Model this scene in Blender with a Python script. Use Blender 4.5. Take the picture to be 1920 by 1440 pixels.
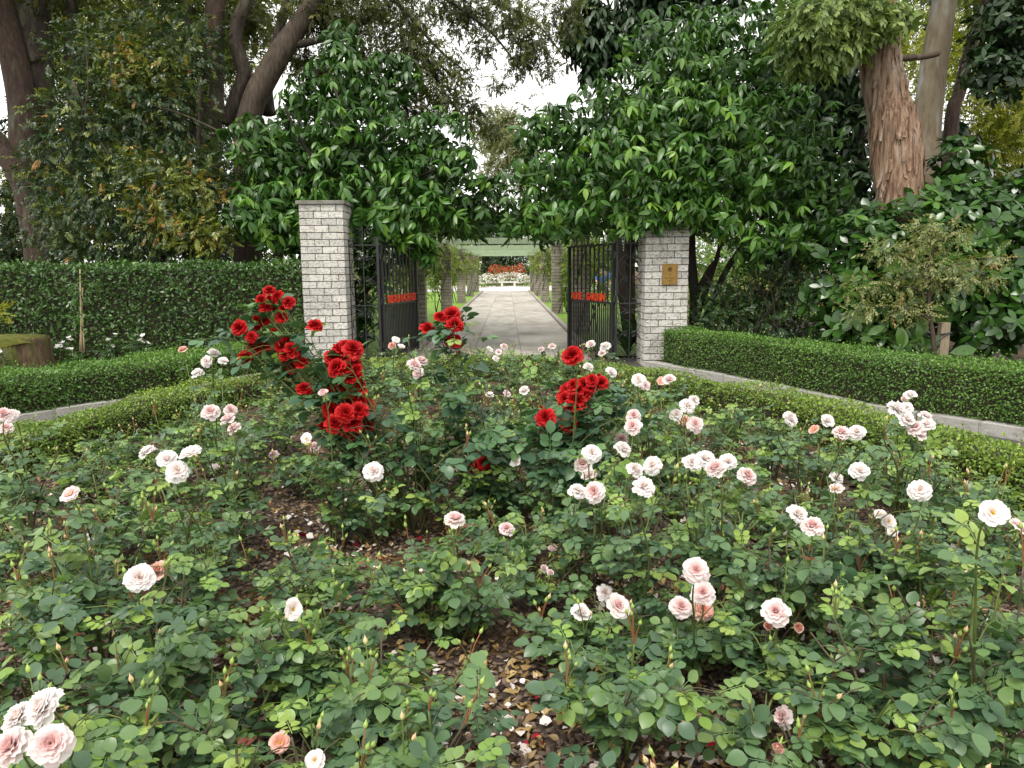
import bpy, math, random
import numpy as np
from mathutils import Vector, Matrix

random.seed(7)
rng = np.random.default_rng(7)
S = bpy.context.scene
for o in list(bpy.data.objects):
    bpy.data.objects.remove(o)
COL = S.collection
R = math.radians

# ------------------------------------------------------------------ camera
F_PX = 1400.0
CAM_H = 1.55
PITCH, YAW, ROLL = 8.8, -0.29, -0.45
cam_d = bpy.data.cameras.new('camera')
cam_d.sensor_width = 36.0
cam_d.lens = F_PX / 1920.0 * 36.0
cam_d.clip_start = 0.05
cam_d.clip_end = 900.0
cam = bpy.data.objects.new('camera', cam_d)
COL.objects.link(cam)
CAM_M = Matrix.Rotation(R(YAW), 3, 'Z') @ Matrix.Rotation(R(90 - PITCH), 3, 'X') @ Matrix.Rotation(R(ROLL), 3, 'Z')
cam.matrix_world = Matrix.Translation((0, 0, CAM_H)) @ CAM_M.to_4x4()
S.camera = cam

# ------------------------------------------------------------------ sky, sun, exposure
world = bpy.data.worlds.new('World')
S.world = world
world.use_nodes = True
wn, wl = world.node_tree.nodes, world.node_tree.links
wn.clear()
w_out = wn.new('ShaderNodeOutputWorld')
w_bg = wn.new('ShaderNodeBackground')
w_sky = wn.new('ShaderNodeTexSky')
w_sky.sky_type = 'NISHITA'
w_sky.sun_disc = False
SUN_EL, SUN_AZ = 58.0, 205.0      # azimuth of the sun measured clockwise from +Y
w_sky.sun_elevation = R(SUN_EL)
w_sky.sun_rotation = R(SUN_AZ)
w_sky.air_density = 1.0
w_sky.dust_density = 2.0
w_hsv = wn.new('ShaderNodeHueSaturation')      # overcast: the blue goes nearly white
w_hsv.inputs['Saturation'].default_value = 0.13
w_hsv.inputs['Value'].default_value = 1.0
w_bg.inputs['Strength'].default_value = 0.15
wl.new(w_sky.outputs[0], w_hsv.inputs['Color'])
w_mix = wn.new('ShaderNodeMix'); w_mix.data_type = 'RGBA'     # an even cloud layer over the clear sky
w_mix.inputs[0].default_value = 0.6
w_mix.inputs[7].default_value = (7.4, 7.15, 6.7, 1)
wl.new(w_hsv.outputs[0], w_mix.inputs[6])
wl.new(w_mix.outputs[2], w_bg.inputs[0])
wl.new(w_bg.outputs[0], w_out.inputs[0])

sun_d = bpy.data.lights.new('sun', 'SUN')
sun_d.energy = 1.4
sun_d.angle = R(22)
sun_d.color = (1.0, 0.95, 0.87)
sun = bpy.data.objects.new('sun', sun_d)
COL.objects.link(sun)
az = R(SUN_AZ)
sdir = Vector((math.sin(az) * math.cos(R(SUN_EL)), math.cos(az) * math.cos(R(SUN_EL)), math.sin(R(SUN_EL))))
sun.rotation_euler = sdir.to_track_quat('Z', 'Y').to_euler()
sun.location = (0, 0, 30)

S.view_settings.view_transform = 'Standard'
S.view_settings.look = 'None'
S.view_settings.gamma = 1.0
S.view_settings.exposure = 1.0
try:
    S.view_settings.use_curve_mapping = False
except Exception:
    pass
S.render.engine = 'CYCLES'
S.cycles.use_denoising = True
S.cycles.max_bounces = 7
S.cycles.diffuse_bounces = 4
S.cycles.glossy_bounces = 2
S.cycles.transmission_bounces = 4
S.cycles.transparent_max_bounces = 4

# ------------------------------------------------------------------ pixel -> place helpers (photo pixels, 1920 x 1440)
CAM_O = Vector((0, 0, CAM_H))
def ray(px, py):
    return CAM_M @ Vector(((px - 960) / F_PX, -(py - 720) / F_PX, -1.0))
def P(px, py, d):
    return CAM_O + ray(px, py) * d
def G(px, py, z=0.0):
    r = ray(px, py)
    return CAM_O + r * ((z - CAM_H) / r.z)
def PY(px, py, Y):
    r = ray(px, py)
    return CAM_O + r * (Y / r.y)

# ------------------------------------------------------------------ material helpers
def new_mat(name):
    m = bpy.data.materials.new(name)
    m.use_nodes = True
    n = m.node_tree.nodes
    n.clear()
    out = n.new('ShaderNodeOutputMaterial')
    b = n.new('ShaderNodeBsdfPrincipled')
    m.node_tree.links.new(b.outputs[0], out.inputs[0])
    return m, n, m.node_tree.links, b, out
def ramp(n, cols, pos=None, interp='LINEAR'):
    r = n.new('ShaderNodeValToRGB')
    cr = r.color_ramp
    cr.interpolation = interp
    k = len(cols)
    pos = pos or [i / max(1, k - 1) for i in range(k)]
    while len(cr.elements) < k:
        cr.elements.new(0.5)
    for e, c, p in zip(cr.elements, cols, pos):
        e.position = p
        e.color = (c[0], c[1], c[2], 1)
    return r
def leaf_mat(name, cols, rough=0.45, transl=0.25, src='attr', spec=0.5, tcol=(1.25, 1.35, 0.6), pos=None, vary=0.0):
    """foliage: colour picked leaf by leaf (attribute or object), some light passing through the blade"""
    m, n, l, b, out = new_mat(name)
    if src == 'attr':
        a = n.new('ShaderNodeAttribute'); a.attribute_name = 'tint'; so = a.outputs['Fac']
    else:
        a = n.new('ShaderNodeObjectInfo'); so = a.outputs['Random']
    r = ramp(n, cols, pos)
    l.new(so, r.inputs[0])
    col = r.outputs[0]
    if vary:
        tc = n.new('ShaderNodeTexCoord'); nz = n.new('ShaderNodeTexNoise')
        nz.inputs['Scale'].default_value = 60; nz.inputs['Detail'].default_value = 2
        l.new(tc.outputs['Object'], nz.inputs['Vector'])
        mr = n.new('ShaderNodeMapRange'); mr.inputs[3].default_value = 1 - vary; mr.inputs[4].default_value = 1 + vary
        l.new(nz.outputs['Fac'], mr.inputs[0])
        mx = n.new('ShaderNodeMix'); mx.data_type = 'RGBA'; mx.blend_type = 'MULTIPLY'; mx.inputs[0].default_value = 1
        l.new(col, mx.inputs[6]); l.new(mr.outputs[0], mx.inputs[7]); col = mx.outputs[2]
    l.new(col, b.inputs['Base Color'])
    b.inputs['Roughness'].default_value = rough
    b.inputs['Specular IOR Level'].default_value = spec
    if transl > 0:
        t = n.new('ShaderNodeBsdfTranslucent')
        mx2 = n.new('ShaderNodeMix'); mx2.data_type = 'RGBA'; mx2.blend_type = 'MULTIPLY'; mx2.inputs[0].default_value = 1
        mx2.inputs[7].default_value = (*tcol, 1)
        l.new(col, mx2.inputs[6]); l.new(mx2.outputs[2], t.inputs[0])
        ms = n.new('ShaderNodeMixShader'); ms.inputs[0].default_value = transl
        l.new(b.outputs[0], ms.inputs[1]); l.new(t.outputs[0], ms.inputs[2]); l.new(ms.outputs[0], out.inputs[0])
    return m
def noise_mat(name, cols, scale=8, rough=0.8, bump=0.3, bdist=0.01, stretch=(1, 1, 1), detail=6, pos=None, coord='Object', spec=0.3,
              cols2=None, scale2=1.5, mix_lo=0.45, mix_hi=0.6, obj_rand=0.0, bscale=None, metallic=0.0):
    m, n, l, b, out = new_mat(name)
    tc = n.new('ShaderNodeTexCoord'); mp = n.new('ShaderNodeMapping')
    mp.inputs['Scale'].default_value = stretch
    l.new(tc.outputs[coord], mp.inputs[0])
    vec = mp.outputs[0]
    oi = None
    if obj_rand:
        oi = n.new('ShaderNodeObjectInfo')
        va = n.new('ShaderNodeVectorMath'); va.operation = 'MULTIPLY_ADD'
        va.inputs[1].default_value = (37, 53, 71)
        l.new(oi.outputs['Random'], va.inputs[0]); l.new(vec, va.inputs[2])
        vec = va.outputs[0]
    nz = n.new('ShaderNodeTexNoise'); nz.inputs['Scale'].default_value = scale; nz.inputs['Detail'].default_value = detail
    nz.inputs['Roughness'].default_value = 0.65
    l.new(vec, nz.inputs['Vector'])
    r = ramp(n, cols, pos or [0.3 + 0.4 * i / max(1, len(cols) - 1) for i in range(len(cols))])
    l.new(nz.outputs['Fac'], r.inputs[0])
    col = r.outputs[0]
    if cols2:
        nz2 = n.new('ShaderNodeTexNoise'); nz2.inputs['Scale'].default_value = scale2; nz2.inputs['Detail'].default_value = 5
        l.new(vec, nz2.inputs['Vector'])
        r2 = ramp(n, cols2, [0.35 + 0.3 * i / max(1, len(cols2) - 1) for i in range(len(cols2))])
        l.new(nz.outputs['Fac'], r2.inputs[0])
        mr = n.new('ShaderNodeMapRange'); mr.inputs[1].default_value = mix_lo; mr.inputs[2].default_value = mix_hi
        l.new(nz2.outputs['Fac'], mr.inputs[0])
        mx = n.new('ShaderNodeMix'); mx.data_type = 'RGBA'
        l.new(mr.outputs[0], mx.inputs[0]); l.new(col, mx.inputs[6]); l.new(r2.outputs[0], mx.inputs[7])
        col = mx.outputs[2]
    if obj_rand:
        mr = n.new('ShaderNodeMapRange'); mr.inputs[3].default_value = 1 - obj_rand; mr.inputs[4].default_value = 1 + obj_rand
        l.new(oi.outputs['Random'], mr.inputs[0])
        mx = n.new('ShaderNodeMix'); mx.data_type = 'RGBA'; mx.blend_type = 'MULTIPLY'; mx.inputs[0].default_value = 1
        l.new(col, mx.inputs[6]); l.new(mr.outputs[0], mx.inputs[7]); col = mx.outputs[2]
    l.new(col, b.inputs['Base Color'])
    b.inputs['Roughness'].default_value = rough
    b.inputs['Specular IOR Level'].default_value = spec
    b.inputs['Metallic'].default_value = metallic
    if bump:
        bp = n.new('ShaderNodeBump'); bp.inputs['Strength'].default_value = bump; bp.inputs['Distance'].default_value = bdist
        if bscale:
            nb = n.new('ShaderNodeTexNoise'); nb.inputs['Scale'].default_value = bscale; nb.inputs['Detail'].default_value = 6
            l.new(vec, nb.inputs['Vector']); l.new(nb.outputs['Fac'], bp.inputs['Height'])
        else:
            l.new(nz.outputs['Fac'], bp.inputs['Height'])
        l.new(bp.outputs[0], b.inputs['Normal'])
    return m

# ------------------------------------------------------------------ object helpers
def link(o, parent=None):
    COL.objects.link(o)
    if parent is not None:
        o.parent = parent
    return o
def props(o, label=None, cat=None, group=None, kind=None):
    if label: o['label'] = label
    if cat: o['category'] = cat
    if group: o['group'] = group
    if kind: o['kind'] = kind
    return o
def thing(name, label, cat, loc=(0, 0, 0), group=None, rotz=0.0):
    o = bpy.data.objects.new(name, None)
    o.empty_display_size = 0.1
    o.location = loc
    o.rotation_euler = (0, 0, rotz)
    link(o)
    return props(o, label, cat, group)
def mesh(name, verts, faces, mat, smooth=False):
    me = bpy.data.meshes.new(name)
    me.from_pydata([tuple(v) for v in verts], [], [tuple(f) for f in faces])
    if mat is not None:
        me.materials.append(mat)
    if smooth:
        me.polygons.foreach_set('use_smooth', [True] * len(me.polygons))
    me.update()
    return me
def obj(name, me, parent=None, loc=None, rot=None, mat4=None, kind=None):
    o = bpy.data.objects.new(name, me)
    link(o, parent)
    if loc is not None: o.location = loc
    if rot is not None: o.rotation_euler = rot
    if mat4 is not None: o.matrix_basis = mat4
    if kind: o['kind'] = kind
    return o
class MB:
    """collects boxes, tubes and sheets into one mesh"""
    def __init__(self):
        self.v, self.f, self.t = [], [], []
    def add(self, verts, faces, tint=0.5):
        b = len(self.v)
        self.v += [tuple(v) for v in verts]
        self.t += [tint] * len(verts)
        self.f += [tuple(i + b for i in f) for f in faces]
    def box(self, c, s, rotz=0.0, bevel=0.0):
        cx, cy, cz = c
        hx, hy, hz = s[0] / 2, s[1] / 2, s[2] / 2
        cr, sr = math.cos(rotz), math.sin(rotz)
        def T(x, y, z):
            return (cx + x * cr - y * sr, cy + x * sr + y * cr, cz + z)
        if bevel <= 0:
            vs = [T(sx * hx, sy * hy, sz * hz) for sz in (-1, 1) for sy in (-1, 1) for sx in (-1, 1)]
            self.add(vs, [(0, 2, 3, 1), (4, 5, 7, 6), (0, 1, 5, 4), (2, 6, 7, 3), (0, 4, 6, 2), (1, 3, 7, 5)])
        else:
            e = bevel
            vs, idx = [], {}
            for sx in (-1, 1):
                for sy in (-1, 1):
                    for sz in (-1, 1):
                        for ax in range(3):
                            p = [sx * (hx - e), sy * (hy - e), sz * (hz - e)]
                            p[ax] = (sx * hx, sy * hy, sz * hz)[ax]
                            idx[(sx, sy, sz, ax)] = len(vs)
                            vs.append(T(*p))
            I = lambda *k: idx[k]
            fs = []
            for s in (-1, 1):
                fs.append([I(s, -1, -1, 0), I(s, 1, -1, 0), I(s, 1, 1, 0), I(s, -1, 1, 0)][::s])
                fs.append([I(-1, s, -1, 1), I(-1, s, 1, 1), I(1, s, 1, 1), I(1, s, -1, 1)][::s])
                fs.append([I(-1, -1, s, 2), I(1, -1, s, 2), I(1, 1, s, 2), I(-1, 1, s, 2)][::s])
            for a in (-1, 1):
                for b_ in (-1, 1):
                    fs.append([I(a, b_, -1, 0), I(a, b_, 1, 0), I(a, b_, 1, 1), I(a, b_, -1, 1)][::-a * b_])
                    fs.append([I(a, -1, b_, 0), I(a, 1, b_, 0), I(a, 1, b_, 2), I(a, -1, b_, 2)][::a * b_])
                    fs.append([I(-1, a, b_, 1), I(1, a, b_, 1), I(1, a, b_, 2), I(-1, a, b_, 2)][::-a * b_])
                    for c_ in (-1, 1):
                        fs.append([I(a, b_, c_, 0), I(a, b_, c_, 1), I(a, b_, c_, 2)][::a * b_ * c_])
            self.add(vs, fs)
    def tube(self, pts, radii, segs=8, cap=True, rough=0.0, rseed=0, tint=0.5, ridges=0, ridge_amp=0.0):
        pts = [Vector(p) for p in pts]
        n = len(pts)
        if not hasattr(radii, '__len__'):
            radii = [radii] * n
        rr = random.Random(rseed)
        ph = [rr.uniform(0, 6.28) for _ in range(8)]
        t0 = (pts[1] - pts[0]).normalized()
        u = t0.orthogonal().normalized()
        b = len(self.v)
        for i, p in enumerate(pts):
            t = (pts[min(i + 1, n - 1)] - pts[max(i - 1, 0)])
            if t.length < 1e-9: t = t0.copy()
            t.normalize()
            u = (u - t * u.dot(t))
            if u.length < 1e-6: u = t.orthogonal()
            u.normalize()
            w = t.cross(u)
            for k in range(segs):
                a = 2 * math.pi * k / segs
                r = radii[i]
                if rough:
                    r *= 1 + rough * (math.sin(2 * a + ph[0] + i * 0.31) * 0.5 + math.sin(3 * a + ph[1] - i * 0.17) * 0.4 + math.sin(i * 0.9 + ph[2]) * 0.35) + rr.uniform(-.3, .3) * rough
                if ridges:
                    r *= 1 + ridge_amp * (math.sin(ridges * a + ph[3] + 1.2 * math.sin(i * 0.23 + ph[4])) + 0.6 * math.sin(ridges * 1.7 * a + ph[5] + math.sin(i * .37)))
                self.v.append(tuple(p + (u * math.cos(a) + w * math.sin(a)) * r))
                self.t.append(tint)
        for i in range(n - 1):
            for k in range(segs):
                k2 = (k + 1) % segs
                self.f.append((b + i * segs + k, b + i * segs + k2, b + (i + 1) * segs + k2, b + (i + 1) * segs + k))
        if cap:
            self.f.append(tuple(b + k for k in range(segs))[::-1])
            self.f.append(tuple(b + (n - 1) * segs + k for k in range(segs)))
    def me(self, name, mat, smooth=False, tint=False):
        m = mesh(name, self.v, self.f, mat, smooth)
        if tint:
            a = m.attributes.new('tint', 'FLOAT', 'POINT')
            a.data.foreach_set('value', self.t)
        return m
def catmull(pts, sub=6):
    pts = [Vector(p) for p in pts]
    q = [pts[0] * 2 - pts[1]] + pts + [pts[-1] * 2 - pts[-2]]
    out = []
    for i in range(1, len(q) - 2):
        for s in range(sub):
            t = s / sub
            a, b, c, d = q[i - 1], q[i], q[i + 1], q[i + 2]
            out.append(0.5 * ((2 * b) + (c - a) * t + (2 * a - 5 * b + 4 * c - d) * t * t + (3 * b - a - 3 * c + d) * t ** 3))
    out.append(pts[-1].copy())
    return out
def lerp_list(vals, n):
    k = len(vals) - 1
    out = []
    for i in range(n):
        x = i / (n - 1) * k
        j = min(int(x), k - 1)
        out.append(vals[j] + (vals[j + 1] - vals[j]) * (x - j))
    return out

# ------------------------------------------------------------------ leaf templates (numpy): base at 0, blade along +Y, face up +Z
def leaf_tmpl(L=1.0, W=0.4, ribs=3, fold=0.15, curve=0.15, peak=0.45, tip=1.0):
    v = [(0, 0, 0)]
    f = []
    prev = None
    for i in range(1, ribs + 1):
        t = i / (ribs + 1)
        a = t / peak if t < peak else (1 - t) / (1 - peak)
        w = W / 2 * (math.sin(min(1, a) * math.pi / 2) ** (0.8 if t < peak else tip))
        z = -curve * L * t * t
        b = len(v)
        v += [(-w, t * L, z + fold * w), (0, t * L, z), (w, t * L, z + fold * w)]
        if prev is None:
            f += [(0, b + 1, b), (0, b + 2, b + 1)]
        else:
            f += [(prev, prev + 1, b + 1), (prev, b + 1, b), (prev + 1, prev + 2, b + 2), (prev + 1, b + 2, b + 1)]
        prev = b
    v.append((0, L, -curve * L))
    e = len(v) - 1
    f += [(prev, prev + 1, e), (prev + 1, prev + 2, e)]
    return np.array(v, float), np.array(f, int)
def join_tmpl(parts):
    V, Fa, k = [], [], 0
    for v, f in parts:
        V.append(v); Fa.append(f + k); k += len(v)
    return np.concatenate(V), np.concatenate(Fa)
def frame_np(d, n):
    """columns x,y,z for blade direction d and face normal n, arrays (N,3)"""
    d = d / np.linalg.norm(d, axis=1, keepdims=True)
    x = np.cross(d, n)
    x /= np.maximum(np.linalg.norm(x, axis=1, keepdims=True), 1e-9)
    z = np.cross(x, d)
    return np.stack([x, d, z], axis=2)
def xform(t, M, s=1.0, p=(0, 0, 0)):
    v, f = t
    return v * s @ np.asarray(M).T + np.asarray(p), f
def one_frame(d, n):
    return frame_np(np.array([d], float), np.array([n], float))[0]
def tri_mesh(name, V, Fa, mat, tint=None, smooth=False):
    me = bpy.data.meshes.new(name)
    nv, nf = len(V), len(Fa)
    me.vertices.add(nv); me.loops.add(nf * 3); me.polygons.add(nf)
    me.vertices.foreach_set('co', np.ascontiguousarray(V, dtype=np.float32).ravel())
    me.loops.foreach_set('vertex_index', np.ascontiguousarray(Fa, dtype=np.int32).ravel())
    me.polygons.foreach_set('loop_start', np.arange(0, nf * 3, 3, dtype=np.int32))
    try:
        me.polygons.foreach_set('loop_total', np.full(nf, 3, dtype=np.int32))
    except Exception:
        pass
    if smooth:
        me.polygons.foreach_set('use_smooth', np.ones(nf, dtype=bool))
    if tint is not None:
        a = me.attributes.new('tint', 'FLOAT', 'POINT')
        a.data.foreach_set('value', np.ascontiguousarray(tint, dtype=np.float32))
    if mat is not None:
        me.materials.append(mat)
    me.update(calc_edges=True)
    return me
def scatter(name, tmpls, M, pos, scale, tint, mat, smooth=False):
    """one mesh out of many copies of a few templates; M (N,3,3), pos (N,3), scale (N,), tint (N,)"""
    N = len(pos)
    pick = np.arange(N) % len(tmpls)
    Vs, Fs, Ts, k = [], [], [], 0
    for j, (v, f) in enumerate(tmpls):
        s = pick == j
        m = int(s.sum())
        if not m: continue
        W = np.einsum('nij,vj->nvi', M[s] * scale[s][:, None, None], v) + pos[s][:, None, :]
        Vs.append(W.reshape(-1, 3))
        Fs.append((f[None] + (np.arange(m) * len(v))[:, None, None] + k).reshape(-1, 3))
        Ts.append(np.repeat(tint[s], len(v)))
        k += m * len(v)
    return tri_mesh(name, np.concatenate(Vs), np.concatenate(Fs), mat, np.concatenate(Ts), smooth)
def rand_dirs(n, zlo=-1.0, zhi=1.0):
    z = rng.uniform(zlo, zhi, n)
    a = rng.uniform(0, 2 * np.pi, n)
    r = np.sqrt(np.maximum(0, 1 - z * z))
    return np.stack([r * np.cos(a), r * np.sin(a), z], 1)

# ================================================================== materials
M_soil = noise_mat('soil', [(.018, .012, .008), (.05, .033, .02), (.09, .06, .035)], scale=14, bump=0.8, bdist=0.03, cols2=[(.06, .035, .015), (.14, .085, .03)], scale2=3)
M_mulch = noise_mat('mulch', [(.022, .016, .012), (.065, .046, .034), (.12, .09, .068)], scale=45, bump=1.0, bdist=0.02, cols2=[(.06, .035, .015), (.16, .095, .03)], scale2=2.2, mix_lo=.5, mix_hi=.62)
M_asphalt = noise_mat('asphalt', [(.05, .048, .046), (.085, .08, .075)], scale=120, bump=0.5, bdist=0.004, cols2=[(.07, .06, .045), (.13, .11, .085)], scale2=1.6)
M_lawn = noise_mat('lawn', [(.09, .18, .012), (.15, .28, .02), (.22, .35, .04)], scale=5, rough=.7, bump=.8, bdist=.03, bscale=160)
M_conc = noise_mat('concrete', [(.27, .255, .225), (.36, .34, .30), (.43, .41, .365)], scale=3.2, bump=.25, bdist=.004, bscale=150, cols2=[(.17, .145, .11), (.26, .23, .19)], scale2=.7, mix_lo=.52, mix_hi=.72, obj_rand=.05)
M_plaza = noise_mat('plaza_concrete', [(.5, .48, .45), (.6, .58, .54)], scale=1.5, bump=.1, bdist=.003)
M_kerb = noise_mat('kerb_stone', [(.15, .14, .13), (.30, .29, .27), (.46, .45, .43)], scale=90, bump=.7, bdist=.006, cols2=[(.16, .15, .12), (.34, .32, .28)], scale2=4, mix_lo=.5, mix_hi=.7, obj_rand=.1, pos=[.3, .45, .6])
M_edge = noise_mat('edging_concrete', [(.2, .18, .15), (.33, .3, .26)], scale=20, bump=.4, bdist=.004, obj_rand=.1)
M_brick = noise_mat('whitewashed_brick', [(.33, .32, .295), (.55, .54, .505), (.69, .68, .645)], scale=18, bump=.8, bdist=.008, cols2=[(.20, .18, .14), (.40, .36, .30)], scale2=5, mix_lo=.48, mix_hi=.64, obj_rand=.17, bscale=45, rough=.85)
M_brick2 = noise_mat('weathered_brick', [(.13, .115, .095), (.27, .24, .20), (.40, .37, .32)], scale=16, bump=.6, bdist=.006, cols2=[(.10, .10, .05), (.22, .20, .12)], scale2=5, mix_lo=.5, mix_hi=.7, obj_rand=.22, bscale=45, rough=.9)
M_mortar = noise_mat('dark_mortar', [(.02, .019, .017), (.05, .047, .04)], scale=30, bump=.4, bdist=.004)
M_cap = noise_mat('cap_stone', [(.17, .165, .155), (.27, .26, .245)], scale=8, bump=.4, bdist=.004, cols2=[(.11, .11, .08), (.17, .17, .13)], scale2=3)
M_iron = noise_mat('black_iron', [(.008, .008, .009), (.02, .021, .022)], scale=30, rough=.45, bump=.1, bdist=.002, spec=.5)
M_letter = noise_mat('red_letter_paint', [(.62, .035, .012), (.72, .06, .018)], scale=20, rough=.5, bump=0)
M_bronze = noise_mat('bronze', [(.20, .12, .03), (.30, .19, .055)], scale=9, rough=.42, bump=.1, bdist=.002, metallic=.55)
M_bronze_d = noise_mat('dark_bronze', [(.04, .022, .006), (.07, .04, .012)], scale=20, rough=.5, bump=0, metallic=.4)
M_sage = noise_mat('sage_paint', [(.23, .30, .19), (.30, .37, .25)], scale=4, rough=.6, bump=.1, bdist=.002, cols2=[(.2, .24, .15), (.28, .33, .22)], scale2=2, mix_lo=.55, mix_hi=.75)
M_shadebeam = noise_mat('shaded_timber', [(.03, .032, .02), (.055, .06, .035), (.085, .085, .05)], scale=5, stretch=(.6, 4, 4), bump=.4, bdist=.004)  # first cross beam: its shade is painted in as a darker timber colour
M_stake = noise_mat('weathered_timber', [(.16, .13, .085), (.29, .24, .17)], scale=9, stretch=(6, 6, .6), bump=.5, bdist=.004)
M_bamboo = noise_mat('bamboo', [(.30, .23, .13), (.42, .34, .2)], scale=9, stretch=(3, 3, .6), bump=.2, bdist=.002)
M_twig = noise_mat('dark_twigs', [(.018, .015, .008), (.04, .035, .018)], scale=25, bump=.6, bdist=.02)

# ================================================================== the ground
def sheet(name, pts, mat, z, kind='structure'):
    me = mesh(name, [(p[0], p[1], z) for p in pts], [tuple(range(len(pts)))], mat)
    if me.polygons[0].normal.z < 0:
        me.flip_normals()
    return props(obj(name, me), kind=kind)
sheet('ground', [(-400, -30), (400, -30), (400, 500), (-400, 500)], M_soil, -0.03)
sheet('driveway', [(-14, -6), (14, -6), (14, 12.9), (-14, 12.9)], M_asphalt, 0.0)
KR = [Vector(G(x, y)) for x, y in [(1207, 691), (1262, 701), (1330, 714), (1480, 746), (1640, 782), (1790, 806), (1920, 828), (2120, 868), (2450, 940)]]
KL = [Vector(G(x, y)) for x, y in [(655, 691), (600, 697), (530, 708), (450, 724), (300, 757), (130, 784), (0, 806), (-200, 842), (-520, 905)]]
KRs, KLs = catmull(KR, 8), catmull(KL, 8)
def off(line, d):
    out = []
    for i, p in enumerate(line):
        t = line[min(i + 1, len(line) - 1)] - line[max(i - 1, 0)]
        t.z = 0; t.normalize()
        out.append(Vector((p.x - t.y * d, p.y + t.x * d, 0)))
    return out
# KR runs away from the gate towards the camera: its outer side is to its left (d > 0); KL mirrored
sheet('garden_bed', [(p.x, p.y) for p in off(KRs, .1)] + [(40, 0), (40, 20.5), (4.0, 20.5), (3.6, 13.4), (2.9, 12.4), (2.3, 12.2)], M_soil, 0.10)
sheet('garden_bed', [(p.x, p.y) for p in off(KLs, -.1)] + [(-45, 2), (-45, 24), (-4.6, 24), (-4.2, 13.4), (-3.3, 12.4), (-2.8, 12.2)], M_soil, 0.10)
lawn = sheet('lawn', [(1.56, 12.9), (60, 12.9), (60, 130), (1.56, 130)], M_lawn, 0.03)
lawn2 = sheet('lawn', [(-60, 12.9), (-1.80, 12.9), (-1.80, 130), (-60, 130)], M_lawn, 0.03)
props(lawn, 'mown lawn to the east of the paved garden path'); props(lawn2, 'mown lawn to the west of the paved garden path')
for o in (lawn, lawn2): del o['label']
sheet('plaza', [(-9, 50.5), (9, 50.5), (9, 66), (-9, 66)], M_plaza, 0.05)

# kerb blocks
unit_kerb = MB(); unit_kerb.box((0, 0, 0), (1, 1, 1), bevel=.06)
kerb_me = unit_kerb.me('kerb_block', M_kerb)
def kerb(line, d, label):
    root = obj('kerb', None) if False else thing('kerb', label, 'kerb')
    root['kind'] = 'structure'
    del root['category']; del root['label']
    L = off(line, d)
    acc = 0; start = L[0]; blen = .56
    for i in range(1, len(L)):
        if (L[i] - start).length >= blen or i == len(L) - 1:
            a, b = start, L[i]
            dv = b - a
            if dv.length > .15:
                o = obj('kerb_block', kerb_me, root)
                o.location = ((a.x + b.x) / 2, (a.y + b.y) / 2, .055 + random.uniform(-.004, .004))
                o.rotation_euler = (0, 0, math.atan2(dv.y, dv.x))
                o.scale = (dv.length - .012, .16, .13)
            start = L[i]
    return root
kerb(catmull(KR, 24), .08, 'kerb'); kerb(catmull(KL, 24), -.08, 'kerb')

# garden path of concrete slabs with recessed joints
PXE = [-1.62, -.63, .24, 1.39]
path = obj('garden_path', mesh('garden_path', [(-1.63, 11.2, .012), (1.40, 11.2, .012), (1.40, 50.5, .012), (-1.63, 50.5, .012)], [(0, 1, 2, 3)], M_mortar))
path['kind'] = 'structure'
us = MB(); us.box((0, 0, 0), (1, 1, 1))
slab_me = us.me('paving_slab', M_conc)
ys = [11.2, 14.0, 16.9, 19.9, 23.0, 26.1, 29.5, 33.0, 36.5, 40, 43.5, 47, 50.5]
for j in range(len(ys) - 1):
    for i in range(3):
        o = obj('paving_slab', slab_me, path)
        a, b, c, d = PXE[i], PXE[i + 1], ys[j], ys[j + 1]
        o.location = ((a + b) / 2, (c + d) / 2, .022 + random.uniform(0, .004))
        o.scale = (b - a - .008, d - c - .008, .05)
edge_me = us.me('edging_stone', M_edge)
edging = thing('path_edging', None, None); edging['kind'] = 'structure'
for sx in (-1.69, 1.46):
    y = 12.9
    while y < 50:
        ln = random.uniform(1.5, 2.2)
        o = obj('edging_stone', edge_me, edging)
        o.location = (sx, y + ln / 2, .05); o.scale = (.12, ln - .012, .11)
        o.rotation_euler = (0, 0, random.uniform(-.004, .004))
        y += ln

# ================================================================== brick work
ub = MB(); ub.box((0, 0, 0), (1, 1, 1), bevel=.03)
brick_me = [ub.me('brick', M_brick)]
brick2_me = [ub.me('brick', M_brick2)]
def put_brick(parent, me, c, s):
    o = obj('brick', me, parent)
    o.location = (c[0] + random.uniform(-.002, .002), c[1] + random.uniform(-.002, .002), c[2])
    o.scale = s
def big_pillar(label, cx, cy, w, z1, name='gate_pillar'):
    root = thing(name, label, 'brick pillar', (cx, cy, 0))
    pitch = .1075
    n = int(round((z1 - .05) / pitch)); pitch = (z1 - .05) / n
    core = MB(); core.box((0, 0, (z1 - .06) / 2), (w - .016, w - .016, z1 - .06))
    obj('mortar', core.me('mortar', M_mortar), root)
    h = pitch - .0105; t = .105; hw = w / 2
    for k in range(n):
        z = pitch * (k + .5)
        A = k % 2 == 0
        for s in (-1, 1):
            L = w / 3
            for i in range(3):          # three stretchers on this pair of faces
                p = -hw + L * (i + .5)
                c = (p, s * (hw - t / 2), z) if A else (s * (hw - t / 2), p, z)
                put_brick(root, brick_me[0], c, (L - .009, t, h) if A else (t, L - .009, h))
            L2 = (w - 2 * t) / 2
            for i in range(2):          # two closers between the ends of the others
                p = -hw + t + L2 * (i + .5)
                c = (s * (hw - t / 2), p, z) if A else (p, s * (hw - t / 2), z)
                put_brick(root, brick_me[0], c, (t, L2 - .009, h) if A else (L2 - .009, t, h))
    cp = MB(); cp.box((0, 0, z1 - .025), (w + .07, w + .07, .055), bevel=.006)
    obj('cap', cp.me('cap', M_cap), root)
    return root
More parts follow.
